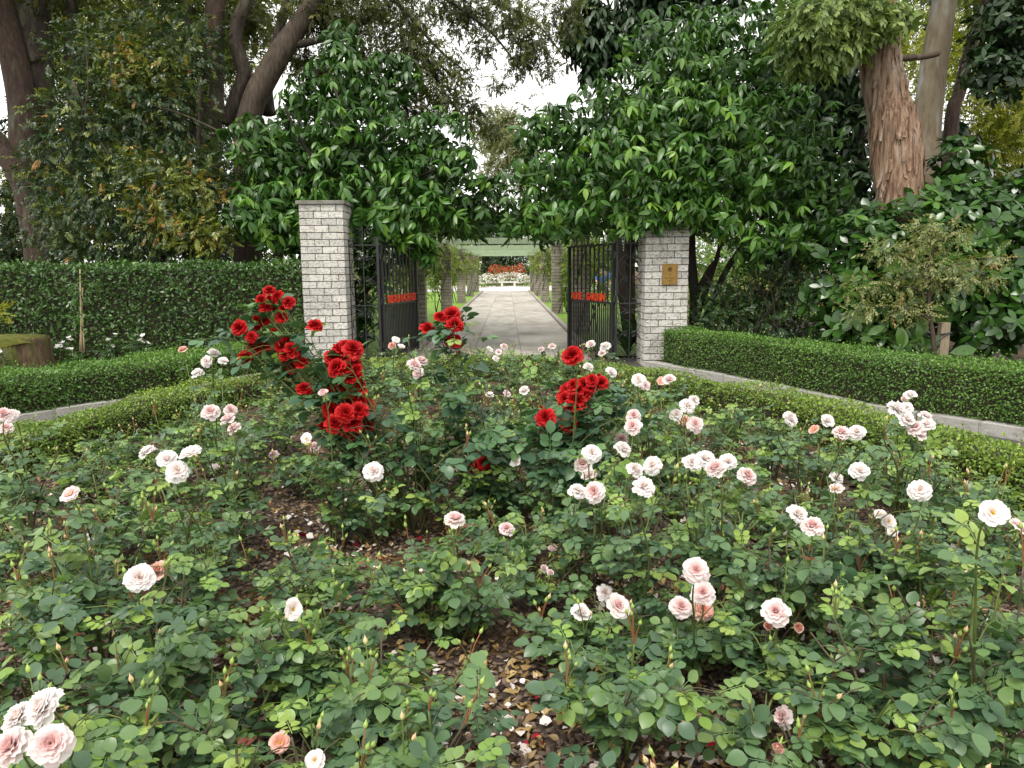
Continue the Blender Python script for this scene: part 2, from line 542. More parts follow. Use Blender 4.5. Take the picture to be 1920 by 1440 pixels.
YG = 11.62                                     # front face of the two gate pillars
pl0, pl1 = PY(566, 500, YG).x, PY(646, 500, YG).x
pr0, pr1 = PY(1209, 500, YG).x, PY(1292, 500, YG).x
WP = .67
PLX, PRX = (pl0 + pl1) / 2, (pr0 + pr1) / 2
PZ = PY(606, 376, YG - .03).z
big_pillar('whitewashed brick gate pillar with its flat grey cap clear of the leaves', PLX, YG + WP / 2, WP, PZ)
big_pillar('whitewashed brick gate pillar bearing the bronze plaque, its top lost in leaves', PRX, YG + WP / 2, WP, PZ)

# bronze plaque
pc = PY(1255.5, 514, YG)
pq = thing('plaque', 'small bronze plaque with a round emblem fixed to the brick pillar', 'plaque', (pc.x, YG - .012, pc.z))
b_ = MB(); b_.box((0, 0, 0), (.235, .022, .315), bevel=.004)
obj('plate', b_.me('plate', M_bronze), pq)
b_ = MB()
for (c, s) in [((0, -.014, .151), (.235, .012, .013)), ((0, -.014, -.151), (.235, .012, .013)), ((-.111, -.014, 0), (.013, .012, .289)), ((.111, -.014, 0), (.013, .012, .289))]:
    b_.box(c, s)
obj('rim', b_.me('rim', M_bronze), pq)
b_ = MB()
ring = [(.030 * math.cos(a), -.014, .075 + .030 * math.sin(a)) for a in np.linspace(0, 2 * math.pi, 21)]
b_.tube(ring, .004, 6, cap=False)
for a in range(5):          # a five-petalled blossom
    an = a * 2 * math.pi / 5 + .3
    q = [(.012 * math.cos(an) + .008 * math.cos(t), -.0155, .075 + .012 * math.sin(an) + .008 * math.sin(t)) for t in np.linspace(0, 2 * math.pi, 9)[:-1]]
    b_.add(q, [tuple(range(8))])
obj('emblem', b_.me('emblem', M_bronze_d), pq)
b_ = MB()
for (z, segs) in [(-.005, [(-.02, .02)]), (-.032, [(-.006, .006)]), (-.060, [(-.078, -.022), (-.008, .014), (.02, .07)]), (-.100, [(-.02, .02)])]:
    for a, c in segs:
        b_.box(((a + c) / 2, -.0125, z), (c - a, .003, .008))
obj('inscription', b_.me('inscription', M_bronze_d), pq)

# ================================================================== iron gates and scroll screens
def arc(cx, cz, r, a0, a1, n=14, r1=None):
    return [(cx + (r + ((r1 if r1 is not None else r) - r) * i / n) * math.cos(a0 + (a1 - a0) * i / n), 0,
             cz + (r + ((r1 if r1 is not None else r) - r) * i / n) * math.sin(a0 + (a1 - a0) * i / n)) for i in range(n + 1)]
def scroll_screen(label, x0, x1, y):
    root = thing('scroll_screen', label, 'iron screen', (0, 0, 0))
    w = x1 - x0; cx = (x0 + x1) / 2
    def bar(name, a, b, s):
        m = MB(); a, b = Vector(a), Vector(b); c = (a + b) / 2; d = b - a
        m.box(c, (max(abs(d.x), s), s, max(abs(d.z), s)))
        obj(name, m.me(name, M_iron), root)
    zt, zm, zb = 1.93, .985, .10
    bar('post', (x0, y, .02), (x0, y, 2.0), .028); bar('post', (x1, y, .02), (x1, y, 2.05), .038)
    bar('centre_bar', (cx, y, zb), (cx, y, 2.22), .014)
    for z in (zt, zm, zb): bar('rail', (x0 + .014, y, z), (x1 - .019, y, z), .018)
    T = lambda pts: [(p[0], y, p[2]) for p in pts]
    def sc(pts):
        m = MB(); m.tube(T(pts), .0062, 5)
        obj('scroll', m.me('scroll', M_iron), root)
    r = w * .44
    for s in (-1, 1):
        # crest above the top rail: two arms rising from the rail corners and curling over
        sc(catmull([(cx + s * w * .46, 0, zt), (cx + s * w * .28, 0, zt + .06), (cx + s * .04, 0, zt + .17), (cx + s * .055, 0, zt + .245), (cx + s * .13, 0, zt + .255), (cx + s * .14, 0, zt + .20), (cx + s * .11, 0, zt + .165), (cx + s * .075, 0, zt + .185)], 4))
        sc(arc(cx + s * w * .40, zt + .07, .05, math.pi * (.5 + s * .5), math.pi * (.5 + s * .5) - s * 4.2, 12, .02))
        # heart-like arms under the top rail
        sc(catmull([(cx + s * w * .46, 0, zt - .01), (cx + s * w * .24, 0, zt - .06), (cx + s * .035, 0, zt - .17), (cx + s * .02, 0, zt - .215), (cx + s * .05, 0, zt - .24), (cx + s * .078, 0, zt - .215), (cx + s * .06, 0, zt - .19)], 4))
        sc(arc(cx, zt - .27, .085, -math.pi / 2, -math.pi / 2 + s * 1.7, 8))
        for zc in (zt - .36, zm + .25, zm - .28, zb + .26):     # big rounds, open at the top and curled inwards
            sc(arc(cx, zc, r, -math.pi / 2 + s * .18, -math.pi / 2 + s * 2.75, 18) + arc(cx + s * .085, zc + r * .80, .055, math.pi / 2 + s * .3, math.pi / 2 + s * 4.6, 10, .02))
            sc(arc(cx + s * .05, zc - r - .035, .042, math.pi / 2, math.pi / 2 - s * 4.6, 10, .016))
        sc(catmull([(cx + s * w * .45, 0, zm - .02), (cx + s * .1, 0, zm - .08), (cx + s * .02, 0, zm - .13), (cx + s * .06, 0, zm - .155), (cx + s * .075, 0, zm - .12)], 4))
    return root
YH = 11.93
lx0, lx1 = PY(657, 560, YH).x, PY(711, 560, YH).x
rx0, rx1 = PY(1156, 560, YH).x, PY(1206, 560, YH).x
scroll_screen('wrought iron scroll screen between the capped pillar and its gate', lx0, lx1, YH)
scroll_screen('wrought iron scroll screen between the gate and the plaque pillar', rx0, rx1, YH)

def iron_gate(label, hinge, free, text, flip, t0, t1):
    h, f = Vector(hinge), Vector(free)
    d = f - h; L = d.length; rz = math.atan2(d.y, d.x)
    root = thing('iron_gate', label, 'gate', (h.x, h.y, 0), rotz=rz)
    zt, zm, zb, zt2 = 1.92, .985, .13, 1.12
    def bx(name, c, s):
        m = MB(); m.box(c, s); return obj(name, m.me(name, M_iron), root)
    bx('stile', (.03, 0, 1.0), (.05, .05, 1.86)); bx('stile', (L - .03, 0, 1.0), (.055, .05, 1.86))
    for z in (zt, zm, zb, zt2):
        bx('rail', (L / 2, 0, z), (L - .11, .036, .034 if z != zt2 else .016))
    n = 9
    um = MB(); um.box((0, 0, 0), (.021, .021, zt - zm - .034)); up = um.me('bar', M_iron)
    lm = MB(); lm.box((0, 0, 0), (.019, .019, zm - zb - .034)); lo = lm.me('bar', M_iron)
    for i in range(n):
        x = .055 + (L - .11) * (i + 1) / (n + 1)
        obj('bar', up, root, (x, 0, (zt + zm) / 2))
    for i in range(2 * n + 3):
        x = .055 + (L - .11) * (i + 1) / (2 * n + 4)
        obj('bar', lo, root, (x, 0, (zb + zm) / 2))
    for i in range(5):             # crest of rings on the top rail
        x = L * (.18 + .16 * i)
        m = MB(); m.tube([(x + .07 * math.cos(a), 0, zt + .085 + .07 * math.sin(a)) for a in np.linspace(0, 2 * math.pi, 19)], .008, 5, cap=False)
        obj('crest_ring', m.me('crest_ring', M_iron), root)
    for z in (.35, 1.05, 1.75):
        m = MB(); m.tube([(-.012, 0, z - .05), (-.012, 0, z + .05)], .022, 8); obj('hinge', m.me('hinge', M_iron), root)
    bx('latch', (L - .06, -.03 if not flip else .03, 1.04), (.09, .04, .13))
    # standing letters on the middle rail, word by word fitted into the same length as in the photograph
    cu = bpy.data.curves.new('lettering', 'FONT')
    cu.body = text; cu.size = .16; cu.extrude = .006; cu.offset = .004; cu.resolution_u = 3
    cu.space_character = 1.05
    to = bpy.data.objects.new('lettering', cu); COL.objects.link(to)
    dg = bpy.context.evaluated_depsgraph_get()
    me = bpy.data.meshes.new_from_object(to.evaluated_get(dg))
    bpy.data.objects.remove(to); bpy.data.curves.remove(cu)
    co = np.empty(len(me.vertices) * 3, np.float32); me.vertices.foreach_get('co', co); co = co.reshape(-1, 3)
    lo_, hi_ = co.min(0), co.max(0)
    co[:, 0] = (co[:, 0] - lo_[0]) / (hi_[0] - lo_[0]) * (t1 - t0) * L
    co[:, 1] = (co[:, 1] - lo_[1]) / (hi_[1] - lo_[1]) * .13
    me.vertices.foreach_set('co', co.ravel()); me.update()
    me.name = 'lettering'
    me.materials.clear(); me.materials.append(M_letter)
    lt = obj('lettering', me, root)
    if not flip:
        lt.location = (L * t0, -.022, zm + .018); lt.rotation_euler = (R(90), 0, 0)
    else:
        lt.location = (L * t1, .022, zm + .018); lt.rotation_euler = (R(90), 0, R(180))
    return root
hl = Vector((lx1 + .035, YH + .04, 0)); fl = PY(782, 562, 13.72); fl.z = 0
hr = Vector((rx0 - .035, YH + .04, 0)); fr = PY(1066, 559, 13.6); fr.z = 0
iron_gate('open black iron gate lettered with a long red name, beside the capped pillar', hl, fl, 'DUGALD MACKENZIE', False, .12, .93)
iron_gate('open black iron gate with ROSE GARDEN in red letters on its rail', hr, fr, 'ROSE   GARDEN', True, .16, .88)

# ================================================================== pergola
perg = thing('pergola', 'long pergola of brick posts and sage green beams over the path', 'pergola')
PERG_Y = [17.3, 25.4, 33.6, 41.8, 50.0]
PW = .37
plist = []
for j, y in enumerate(PERG_Y):
    for cx in (-2.06, 1.68):
        zt = 2.34
        core = MB(); core.box((0, 0, zt / 2), (PW - .014, PW - .014, zt))
        p = obj('post', core.me('post', M_mortar), perg, (cx, y, .02))
        n = 22; pitch = zt / n; t = .1
        joined = MB()
        for k in range(n):
            z = pitch * (k + .5)
            A = k % 2 == 0
            L = PW - t
            for (c, s) in [((-t / 2, -PW / 2 + t / 2), 0), ((PW / 2 - t / 2, -t / 2), 1), ((t / 2, PW / 2 - t / 2), 0), ((-PW / 2 + t / 2, t / 2), 1)]:
                c2 = (c[0] if A else -c[0], c[1], z)
                s2 = (L - .01, t, pitch - .011) if s == 0 else (t, L - .01, pitch - .011)
                if j < 3: put_brick(p, brick2_me[0], c2, s2)
                else: joined.box(c2, s2)
        if j >= 3:
            obj('brickwork', joined.me('brickwork', M_brick2), p)
        plist.append((cx, y))
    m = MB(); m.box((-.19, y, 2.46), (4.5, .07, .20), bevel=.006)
    obj('cross_beam', m.me('cross_beam', M_sage if j else M_shadebeam), perg)
for cx in (-2.06, 1.68):
    for a, b in zip(PERG_Y[:-1], PERG_Y[1:]):
        m = MB(); m.box((cx, (a + b) / 2, 2.46), (.09, b - a - .075, .18)); obj('side_beam', m.me('side_beam', M_sage), perg)

# ================================================================== hedges
def fold_noise(x, y, z):
    return (np.sin(x * 3.1 + 1.3 * np.sin(y * 2.3)) + np.sin(y * 4.7 + x * 1.9 + 2) + np.sin(z * 6.1 + x * 2.7 + y * 1.1)) / 3
def resample(line, n):
    L = np.array([[p.x, p.y] for p in line]); d = np.r_[0, np.cumsum(np.linalg.norm(np.diff(L, axis=0), axis=1))]
    s = np.linspace(0, d[-1], n)
    return np.stack([np.interp(s, d, L[:, 0]), np.interp(s, d, L[:, 1])], 1), d[-1]
def hedge(name, label, cat, line, width, z0, z1, n, size, tm, mat, bump=.045, depth=.06, group=None, inset=.05, upright=.5, sides=(1, 1, 1), density=None):
    root = thing(name, label, cat, (0, 0, 0), group)
    Q, Ltot = resample(line, 400)
    tang = np.gradient(Q, axis=0); tang /= np.linalg.norm(tang, axis=1, keepdims=True)
    nrm = np.stack([-tang[:, 1], tang[:, 0]], 1)
    h = z1 - z0
    wts = np.array([h * sides[0], width * sides[1], h * sides[2]]); wts = wts / wts.sum()
    side = rng.choice(3, n, p=wts)
    if density is not None:
        w_s = density(Q); w_s = w_s / w_s.sum()
        fi = rng.choice(400, n, p=w_s).astype(float) + rng.uniform(-.5, .5, n)
        fi = np.clip(fi, 0, 398.99)
    else:
        fi = rng.uniform(0, 398.99, n)
    i0 = fi.astype(int); fr_ = (fi - i0)[:, None]
    c = Q[i0] * (1 - fr_) + Q[i0 + 1] * fr_
    nn = nrm[i0]
    u = rng.uniform(0, 1, n)
    x = np.where(side == 1, (u - .5) * width, np.where(side == 0, -width / 2, width / 2))
    z = np.where(side == 1, z1, z0 + u ** .85 * h)
    # rounded shoulders
    N = np.zeros((n, 3))
    N[:, 2] = np.where(side == 1, 1, .12)
    lat = np.where(side == 1, (u - .5) * .7, np.where(side == 0, -1, 1))
    N[:, :2] = nn * lat[:, None]
    sh = np.clip((np.abs(x) - (width / 2 - .12)) / .12, 0, 1) * np.clip((z - (z1 - .12)) / .12, 0, 1)
    z = z - sh * .035; x = x * (1 - sh * .06)
    N /= np.linalg.norm(N, axis=1, keepdims=True)
    pos = np.stack([c[:, 0] + nn[:, 0] * x, c[:, 1] + nn[:, 1] * x, z], 1)
    pos += N * (fold_noise(pos[:, 0] * 1.6, pos[:, 1] * 1.6, pos[:, 2] * 1.4) * bump)[:, None]
    pos -= N * (rng.exponential(1, n) * depth * .55)[:, None]
    pos += N * (np.maximum(0, rng.normal(0, 1, n) - 1.25) * depth * 1.0)[:, None]
    d = N * upright + rand_dirs(n) * .8 + np.array([0, 0, .35])
    nv = N * .7 + rand_dirs(n) * .75 + np.array([0, 0, .45])
    sc = size * rng.uniform(.65, 1.25, n)
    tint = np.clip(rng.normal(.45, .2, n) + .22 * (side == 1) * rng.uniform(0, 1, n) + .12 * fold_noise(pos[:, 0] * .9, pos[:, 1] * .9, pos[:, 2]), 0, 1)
    me = scatter('foliage', tm, frame_np(d, nv), pos, sc, tint, mat)
    obj('foliage', me, root, kind='stuff')
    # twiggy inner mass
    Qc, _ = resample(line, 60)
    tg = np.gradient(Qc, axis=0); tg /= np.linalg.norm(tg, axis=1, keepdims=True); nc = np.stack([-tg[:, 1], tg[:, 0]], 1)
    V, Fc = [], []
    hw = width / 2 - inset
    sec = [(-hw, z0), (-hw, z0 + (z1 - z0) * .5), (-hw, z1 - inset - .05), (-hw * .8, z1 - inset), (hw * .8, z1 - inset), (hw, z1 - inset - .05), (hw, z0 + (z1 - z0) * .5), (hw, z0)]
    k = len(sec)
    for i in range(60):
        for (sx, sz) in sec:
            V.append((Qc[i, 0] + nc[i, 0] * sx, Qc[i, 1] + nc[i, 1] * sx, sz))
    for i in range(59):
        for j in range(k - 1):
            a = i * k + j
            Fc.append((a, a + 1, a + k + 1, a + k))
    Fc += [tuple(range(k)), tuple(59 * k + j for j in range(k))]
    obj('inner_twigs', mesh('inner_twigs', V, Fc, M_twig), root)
    return root
T_box = [leaf_tmpl(1, .62, 1, .25, .15, .5), leaf_tmpl(1, .55, 1, .12, .3, .5)]
T_med = [leaf_tmpl(1, .5, 2, .25, .2, .45), leaf_tmpl(1, .45, 2, .1, .35, .5)]
M_boxdk = leaf_mat('box_hedge_leaf', [(.034, .08, .012), (.066, .15, .024), (.105, .22, .032), (.17, .29, .045)], rough=.45, transl=.22)
M_boxlt = leaf_mat('young_box_leaf', [(.045, .095, .013), (.10, .185, .022), (.18, .28, .035), (.29, .38, .06)], rough=.45, transl=.28)
M_tall = leaf_mat('tall_hedge_leaf', [(.018, .048, .011), (.036, .088, .017), (.06, .135, .024), (.12, .21, .035)], rough=.38, transl=.15)

nearw = lambda Q: np.clip(1.0 / (np.hypot(Q[:, 0], Q[:, 1]) + .1), .05, .3)
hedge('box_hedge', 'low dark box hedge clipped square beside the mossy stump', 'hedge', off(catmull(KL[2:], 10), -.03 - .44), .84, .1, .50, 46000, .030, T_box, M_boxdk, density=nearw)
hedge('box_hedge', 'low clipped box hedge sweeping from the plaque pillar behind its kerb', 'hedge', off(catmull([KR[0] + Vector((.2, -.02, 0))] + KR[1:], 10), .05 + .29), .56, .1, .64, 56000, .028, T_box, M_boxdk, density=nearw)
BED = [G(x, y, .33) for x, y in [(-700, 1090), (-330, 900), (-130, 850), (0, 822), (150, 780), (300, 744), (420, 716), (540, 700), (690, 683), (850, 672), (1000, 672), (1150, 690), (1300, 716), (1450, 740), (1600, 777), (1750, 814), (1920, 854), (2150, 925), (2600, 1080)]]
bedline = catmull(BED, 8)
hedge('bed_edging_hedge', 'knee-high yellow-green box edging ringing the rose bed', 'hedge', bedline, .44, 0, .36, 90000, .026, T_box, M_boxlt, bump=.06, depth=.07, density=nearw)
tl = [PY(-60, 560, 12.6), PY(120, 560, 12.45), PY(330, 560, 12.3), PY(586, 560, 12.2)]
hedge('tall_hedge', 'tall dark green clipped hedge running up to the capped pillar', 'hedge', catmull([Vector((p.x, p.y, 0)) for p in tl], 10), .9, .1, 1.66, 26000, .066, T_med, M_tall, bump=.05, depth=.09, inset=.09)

# ================================================================== trees and shrubs
def spray_tmpl(n=9, L=.42, W=.3, spread=.8, droop=.25, seed=0, ribs=1, up=.5, stemlen=1.0, curve=.25, fold=.2):
    """leafy twig along +Y, length 1: alternate leaves on a thin stem"""
    r = np.random.default_rng(seed)
    parts = []
    for i in range(n):
        t = .15 + .85 * i / (n - 1) if n > 1 else 1
        s = 1 if i % 2 else -1
        d = np.array([s * spread * (1 - .5 * t), .55 + .5 * t, r.uniform(-.35, .25) - droop * .5])
        if i == n - 1: d = np.array([0, 1, -droop])
        nv = np.array([r.uniform(-.4, .4), r.uniform(-.3, .3), up + .5])
        parts.append(xform(leaf_tmpl(L, L * W, ribs, fold, curve, .45), one_frame(d, nv), r.uniform(.75, 1.15), (0, t * stemlen, -droop * t * t * .5)))
    sv = np.array([(-.012, 0, 0), (.012, 0, 0), (.008, stemlen, -droop * .5), (-.008, stemlen, -droop * .5)])
    parts.append((sv, np.array([(0, 1, 2), (0, 2, 3)])))
    return join_tmpl(parts)
def whorl_tmpl(n=7, L=1.0, W=.36, lift=-.5, seed=0, ribs=3, curve=.3, fold=.2, peak=.45, tip=1.0):
    """rosette of leaves round the +Z axis, drooping when lift < 0"""
    r = np.random.default_rng(seed)
    parts = []
    for i in range(n):
        a = 2 * np.pi * i / n + r.uniform(-.5, .5)
        lf = lift + r.uniform(-.5, .5)
        d = np.array([np.cos(a), np.sin(a), lf])
        nv = np.array([np.cos(a) * -lf * .8 + r.uniform(-.25, .25), np.sin(a) * -lf * .8 + r.uniform(-.25, .25), 1.0])
        if lf < 0: nv = np.array([-np.cos(a) * lf + r.uniform(-.2, .2), -np.sin(a) * lf + r.uniform(-.2, .2), 1.0])
        parts.append(xform(leaf_tmpl(L, L * W, ribs, fold, curve * r.uniform(.4, 1.3), peak, tip), one_frame(d, nv), r.uniform(.75, 1.1), (np.cos(a) * .04, np.sin(a) * .04, -.03 * i / n)))
    return join_tmpl(parts)
def blob(px, py, rx, ry, d, rd=None):
    c = P(px, py, d); k = d / F_PX
    return (np.array(c), np.array([rx * k, (rd if rd is not None else max(rx, ry) * k * .8), ry * k]))
def sample_blobs(blobs, n, bias=.5, wts=None):
    w = np.array([(b[1][0] * b[1][2]) for b in blobs]) if wts is None else np.array(wts, float)
    w = w / w.sum()
    pick = rng.choice(len(blobs), n, p=w)
    C = np.array([b[0] for b in blobs])[pick]; Rr = np.array([b[1] for b in blobs])[pick]
    u = rand_dirs(n); r = rng.uniform(0, 1, n) ** bias
    p = C + u * Rr * r[:, None]
    nr = u / Rr; nr /= np.linalg.norm(nr, axis=1, keepdims=True)
    return p, nr, r
def crown(parent, blobs, n, size, tm, mat, bias=.45, out=.6, rnd=.6, up=0.0, nup=.8, wts=None, tmean=.4, tsd=.2, name='foliage', upaxis=False, zmin=.15, keep=0, part=None, pmat=None):
    p, nr, r = sample_blobs(blobs, n, bias, wts)
    ok = p[:, 2] > zmin
    p, nr, r = p[ok], nr[ok], r[ok]; n = len(p)
    clump = fold_noise(p[:, 0] * 1.3, p[:, 1] * 1.3, p[:, 2] * 1.1)
    tint = np.clip(rng.normal(tmean, tsd, n) + .15 * clump, 0, 1)
    sc = size * rng.uniform(.7, 1.25, n)
    if upaxis:      # rosettes: the template's own Z follows the twig end
        z = nr * out + np.array([0, 0, up]) + rand_dirs(n) * rnd
        x = rand_dirs(n)
        z /= np.linalg.norm(z, axis=1, keepdims=True)
        x -= z * (x * z).sum(1, keepdims=True); x /= np.linalg.norm(x, axis=1, keepdims=True)
        M = np.stack([x, np.cross(z, x), z], 2)
    else:
        d = nr * out + np.array([0, 0, up]) + rand_dirs(n) * rnd
        nv = np.array([0, 0, nup]) + rand_dirs(n) * .6 + nr * .3
        M = frame_np(d, nv)
    if keep:        # the pieces that show largest stand as objects of their own
        dist = np.linalg.norm(p - np.array(CAM_O), axis=1) - 2.2 * (r - .7)
        order = np.argsort(dist)
        own, rest = order[:keep], order[keep:]
        mes = [tri_mesh(part, v, f, pmat or mat, np.full(len(v), .5)) for v, f in tm]
        for k, i in enumerate(own):
            m4 = Matrix.Identity(4)
            for a in range(3):
                for b in range(3): m4[a][b] = float(M[i, a, b] * sc[i])
            m4.translation = Vector(p[i]) - Vector(parent.location)
            obj(part, mes[k % len(mes)], parent, mat4=m4)
        p, M, sc, tint = p[rest], M[rest], sc[rest], tint[rest]
    me = scatter(name, tm, M, p - np.array(parent.location), sc, tint, mat)
    obj(name, me, parent, kind='stuff')
def limb(parent, name, pts, radii, mat, segs=10, sub=6, rough=.06, seed=1, ridges=0, ridge_amp=0.0):
    q = catmull(pts, sub)
    m = MB(); m.tube([v - Vector(parent.location) for v in q], lerp_list(radii, len(q)), segs, rough=rough, rseed=seed, ridges=ridges, ridge_amp=ridge_amp)
    return obj(name, m.me(name, mat, smooth=not ridges), parent)
def pix(pts, d):
    return [P(p[0], p[1], p[2] if len(p) > 2 else d) for p in pts]
def root_at(p, z=.1):
    return (p[0], p[1], z)

M_bark = noise_mat('brown_bark', [(.014, .010, .008), (.034, .025, .018), (.06, .044, .032)], scale=7, stretch=(3, 3, .7), bump=1, bdist=.03, cols2=[(.05, .055, .03), (.10, .10, .065)], scale2=1.6, mix_lo=.52, mix_hi=.68)
M_barkred = noise_mat('reddish_bark', [(.02, .013, .009), (.046, .029, .021), (.08, .052, .037)], scale=6, stretch=(3, 3, .6), bump=1, bdist=.03, cols2=[(.055, .06, .035), (.12, .11, .075)], scale2=1.3, mix_lo=.54, mix_hi=.7)
M_barkgrey = noise_mat('grey_brown_bark', [(.026, .019, .013), (.058, .043, .03), (.10, .076, .055)], scale=6, stretch=(3, 3, .6), bump=1, bdist=.03)
M_paper = noise_mat('shaggy_paper_bark', [(.05, .028, .017), (.16, .095, .06), (.29, .19, .125), (.38, .28, .20)], scale=5, stretch=(5, 5, .55), bump=1, bdist=.05, cols2=[(.20, .135, .095), (.32, .25, .19), (.40, .33, .27)], scale2=1.1, mix_lo=.48, mix_hi=.62)
M_gum = noise_mat('smooth_gum_bark', [(.09, .068, .04), (.16, .13, .085), (.20, .18, .135)], scale=3, stretch=(2.5, 2.5, .5), bump=.3, bdist=.01, cols2=[(.24, .24, .235), (.31, .305, .29)], scale2=1.2, mix_lo=.5, mix_hi=.6)
def shade_crown(t, boxes, n, mat):
    # unseen upper crown, added to keep light off the trunks and leaves below
    B = [(np.array(c, float), np.array(r_, float)) for c, r_ in boxes]
    crown(t, B, n, .55, T_spray, mat, bias=.6, out=.4, rnd=.8, up=-.1, tmean=.35)
M_darkbark = noise_mat('dark_bark', [(.014, .011, .008), (.04, .03, .022)], scale=9, stretch=(3, 3, .7), bump=.8, bdist=.02)

M_mich = leaf_mat('glossy_tree_leaf', [(.018, .05, .009), (.036, .098, .014), (.065, .155, .02), (.14, .26, .035)], rough=.36, transl=.24, pos=[0, .4, .75, 1])
M_mich_o = leaf_mat('glossy_tree_leaf_single', [(.025, .085, .012), (.045, .125, .016), (.075, .18, .022), (.15, .28, .035)], rough=.36, transl=.22, src='object', pos=[0, .4, .75, 1])
M_lilly = leaf_mat('small_dark_leaf', [(.018, .042, .017), (.036, .072, .022), (.085, .12, .024), (.22, .25, .035), (.30, .13, .035)], rough=.33, transl=.25, pos=[0, .35, .62, .86, 1])
M_olive = leaf_mat('olive_canopy_leaf', [(.03, .042, .010), (.065, .082, .016), (.13, .145, .022), (.23, .21, .035)], rough=.5, transl=.38)
M_yel = leaf_mat('yellow_green_leaf', [(.055, .08, .012), (.14, .17, .02), (.26, .29, .03), (.40, .39, .05)], rough=.5, transl=.35)
M_dkleaf = leaf_mat('dark_gloss_leaf', [(.011, .03, .010), (.022, .054, .015), (.04, .085, .02)], rough=.42, transl=.1)
M_big = leaf_mat('broad_gloss_leaf', [(.014, .042, .009), (.028, .08, .013), (.048, .12, .018), (.085, .175, .03)], rough=.22, transl=.16)
M_big_o = leaf_mat('broad_gloss_leaf_single', [(.018, .052, .010), (.032, .09, .014), (.055, .13, .02), (.09, .18, .03)], rough=.22, transl=.16, src='object')
M_conif = leaf_mat('pale_feathery_leaf', [(.05, .09, .022), (.11, .175, .04), (.20, .28, .07), (.30, .38, .12)], rough=.5, transl=.3)
M_sapl = leaf_mat('bronze_green_leaf', [(.10, .14, .04), (.18, .21, .07), (.28, .29, .11), (.32, .20, .08)], rough=.45, transl=.3, pos=[0, .4, .8, 1])
M_gumleaf = leaf_mat('gum_leaf', [(.10, .11, .05), (.17, .18, .075), (.25, .25, .10)], rough=.6, transl=.3)
M_fargreen = leaf_mat('far_green_leaf', [(.012, .03, .01), (.03, .065, .018), (.055, .11, .025)], rough=.5, transl=.15)
M_far = leaf_mat('garden_shrub_leaf', [(.05, .10, .02), (.10, .18, .03), (.19, .27, .05), (.3, .34, .07)], rough=.5, transl=.3)
M_flax = leaf_mat('strap_leaf', [(.015, .04, .014), (.03, .075, .025), (.05, .11, .035)], rough=.35, transl=.12)

T_mich = [whorl_tmpl(7, 1, .33, -.6, 1), whorl_tmpl(5, 1, .36, -.95, 2), whorl_tmpl(8, 1, .32, -.4, 3), whorl_tmpl(4, 1, .35, -1.3, 4), whorl_tmpl(6, 1, .37, -.8, 5), whorl_tmpl(3, 1.1, .33, -.7, 6), whorl_tmpl(7, .9, .35, -1.1, 7)]
T_spray = [spray_tmpl(9, .42, .42, .8, .3, 1), spray_tmpl(8, .45, .38, .9, .5, 2), spray_tmpl(7, .4, .45, .7, .1, 3)]
T_sprayd = [spray_tmpl(8, .45, .36, .6, .9, 5), spray_tmpl(7, .5, .33, .5, 1.1, 6)]
T_leafy = [spray_tmpl(10, .40, .5, .9, .2, 15), spray_tmpl(6, .5, .46, .8, .35, 16)]
T_feather = [spray_tmpl(14, .34, .16, .9, .7, 7), spray_tmpl(13, .36, .15, .8, .9, 8)]
T_big = [whorl_tmpl(7, 1, .46, .1, 11, 3, .2, .12, .62, .8), whorl_tmpl(6, 1, .42, -.25, 12, 3, .25, .12, .6, .8), whorl_tmpl(6, 1, .48, .35, 13, 3, .15, .1, .62, .8)]

# ---- the two broadleaf evergreens hanging over the gate
c0 = G(690, 655, .1)
t = thing('evergreen_tree', 'glossy broadleaf evergreen hanging over the capped pillar and its gate', 'tree', (-2.75, 13.2, .03))
limb(t, 'trunk', [(-2.75, 13.2, 0), (-2.72, 13.2, 1.0), (-2.85, 13.25, 2.0), (-2.6, 13.3, 3.4), (-2.9, 13.3, 4.6)], [.11, .09, .075, .055, .02], M_darkbark)
for k, q in enumerate([[(-2.74, 13.2, .9), (-2.2, 13.0, 1.45), (-1.5, 13.0, 2.3)], [(-2.75, 13.2, 1.4), (-3.4, 13, 2.3), (-4.0, 12.9, 3.0)], [(-2.8, 13.2, 1.9), (-1.9, 13.2, 2.9), (-1.0, 13.1, 3.3)], [(-2.7, 13.2, 2.6), (-3.4, 13.1, 3.6), (-3.7, 13, 4.3)]]):
    limb(t, 'branch', q, [.05, .035, .015], M_darkbark, seed=k)
BL = [blob(560, 400, 130, 75, 12.5), blob(700, 390, 130, 90, 12.4), blob(820, 350, 105, 85, 12.9), blob(880, 400, 55, 45, 13.0), blob(600, 300, 110, 80, 12.9), blob(700, 250, 130, 80, 13.0), blob(640, 160, 90, 70, 13.3), blob(735, 150, 60, 60, 13.3), blob(640, 80, 45, 50, 13.5), blob(820, 270, 80, 70, 13.1), blob(480, 260, 70, 50, 12.9), blob(470, 400, 60, 60, 12.7), blob(520, 340, 80, 60, 12.8), blob(620, 455, 110, 26, 12.9, .5), blob(760, 440, 60, 28, 12.6, .5), blob(800, 470, 22, 40, 12.7, .3), blob(560, 200, 45, 55, 13.3), blob(535, 255, 50, 45, 13.2), blob(900, 395, 70, 40, 15.5), blob(860, 420, 60, 24, 15.2), blob(780, 380, 80, 60, 14.5), blob(700, 330, 120, 90, 14.6), blob(560, 330, 110, 90, 14.5)]
crown(t, BL, 2900, .21, T_mich, M_mich, bias=.4, out=.6, rnd=.5, up=.7, upaxis=True, tmean=.36, keep=290, part='leaf_cluster', pmat=M_mich_o)
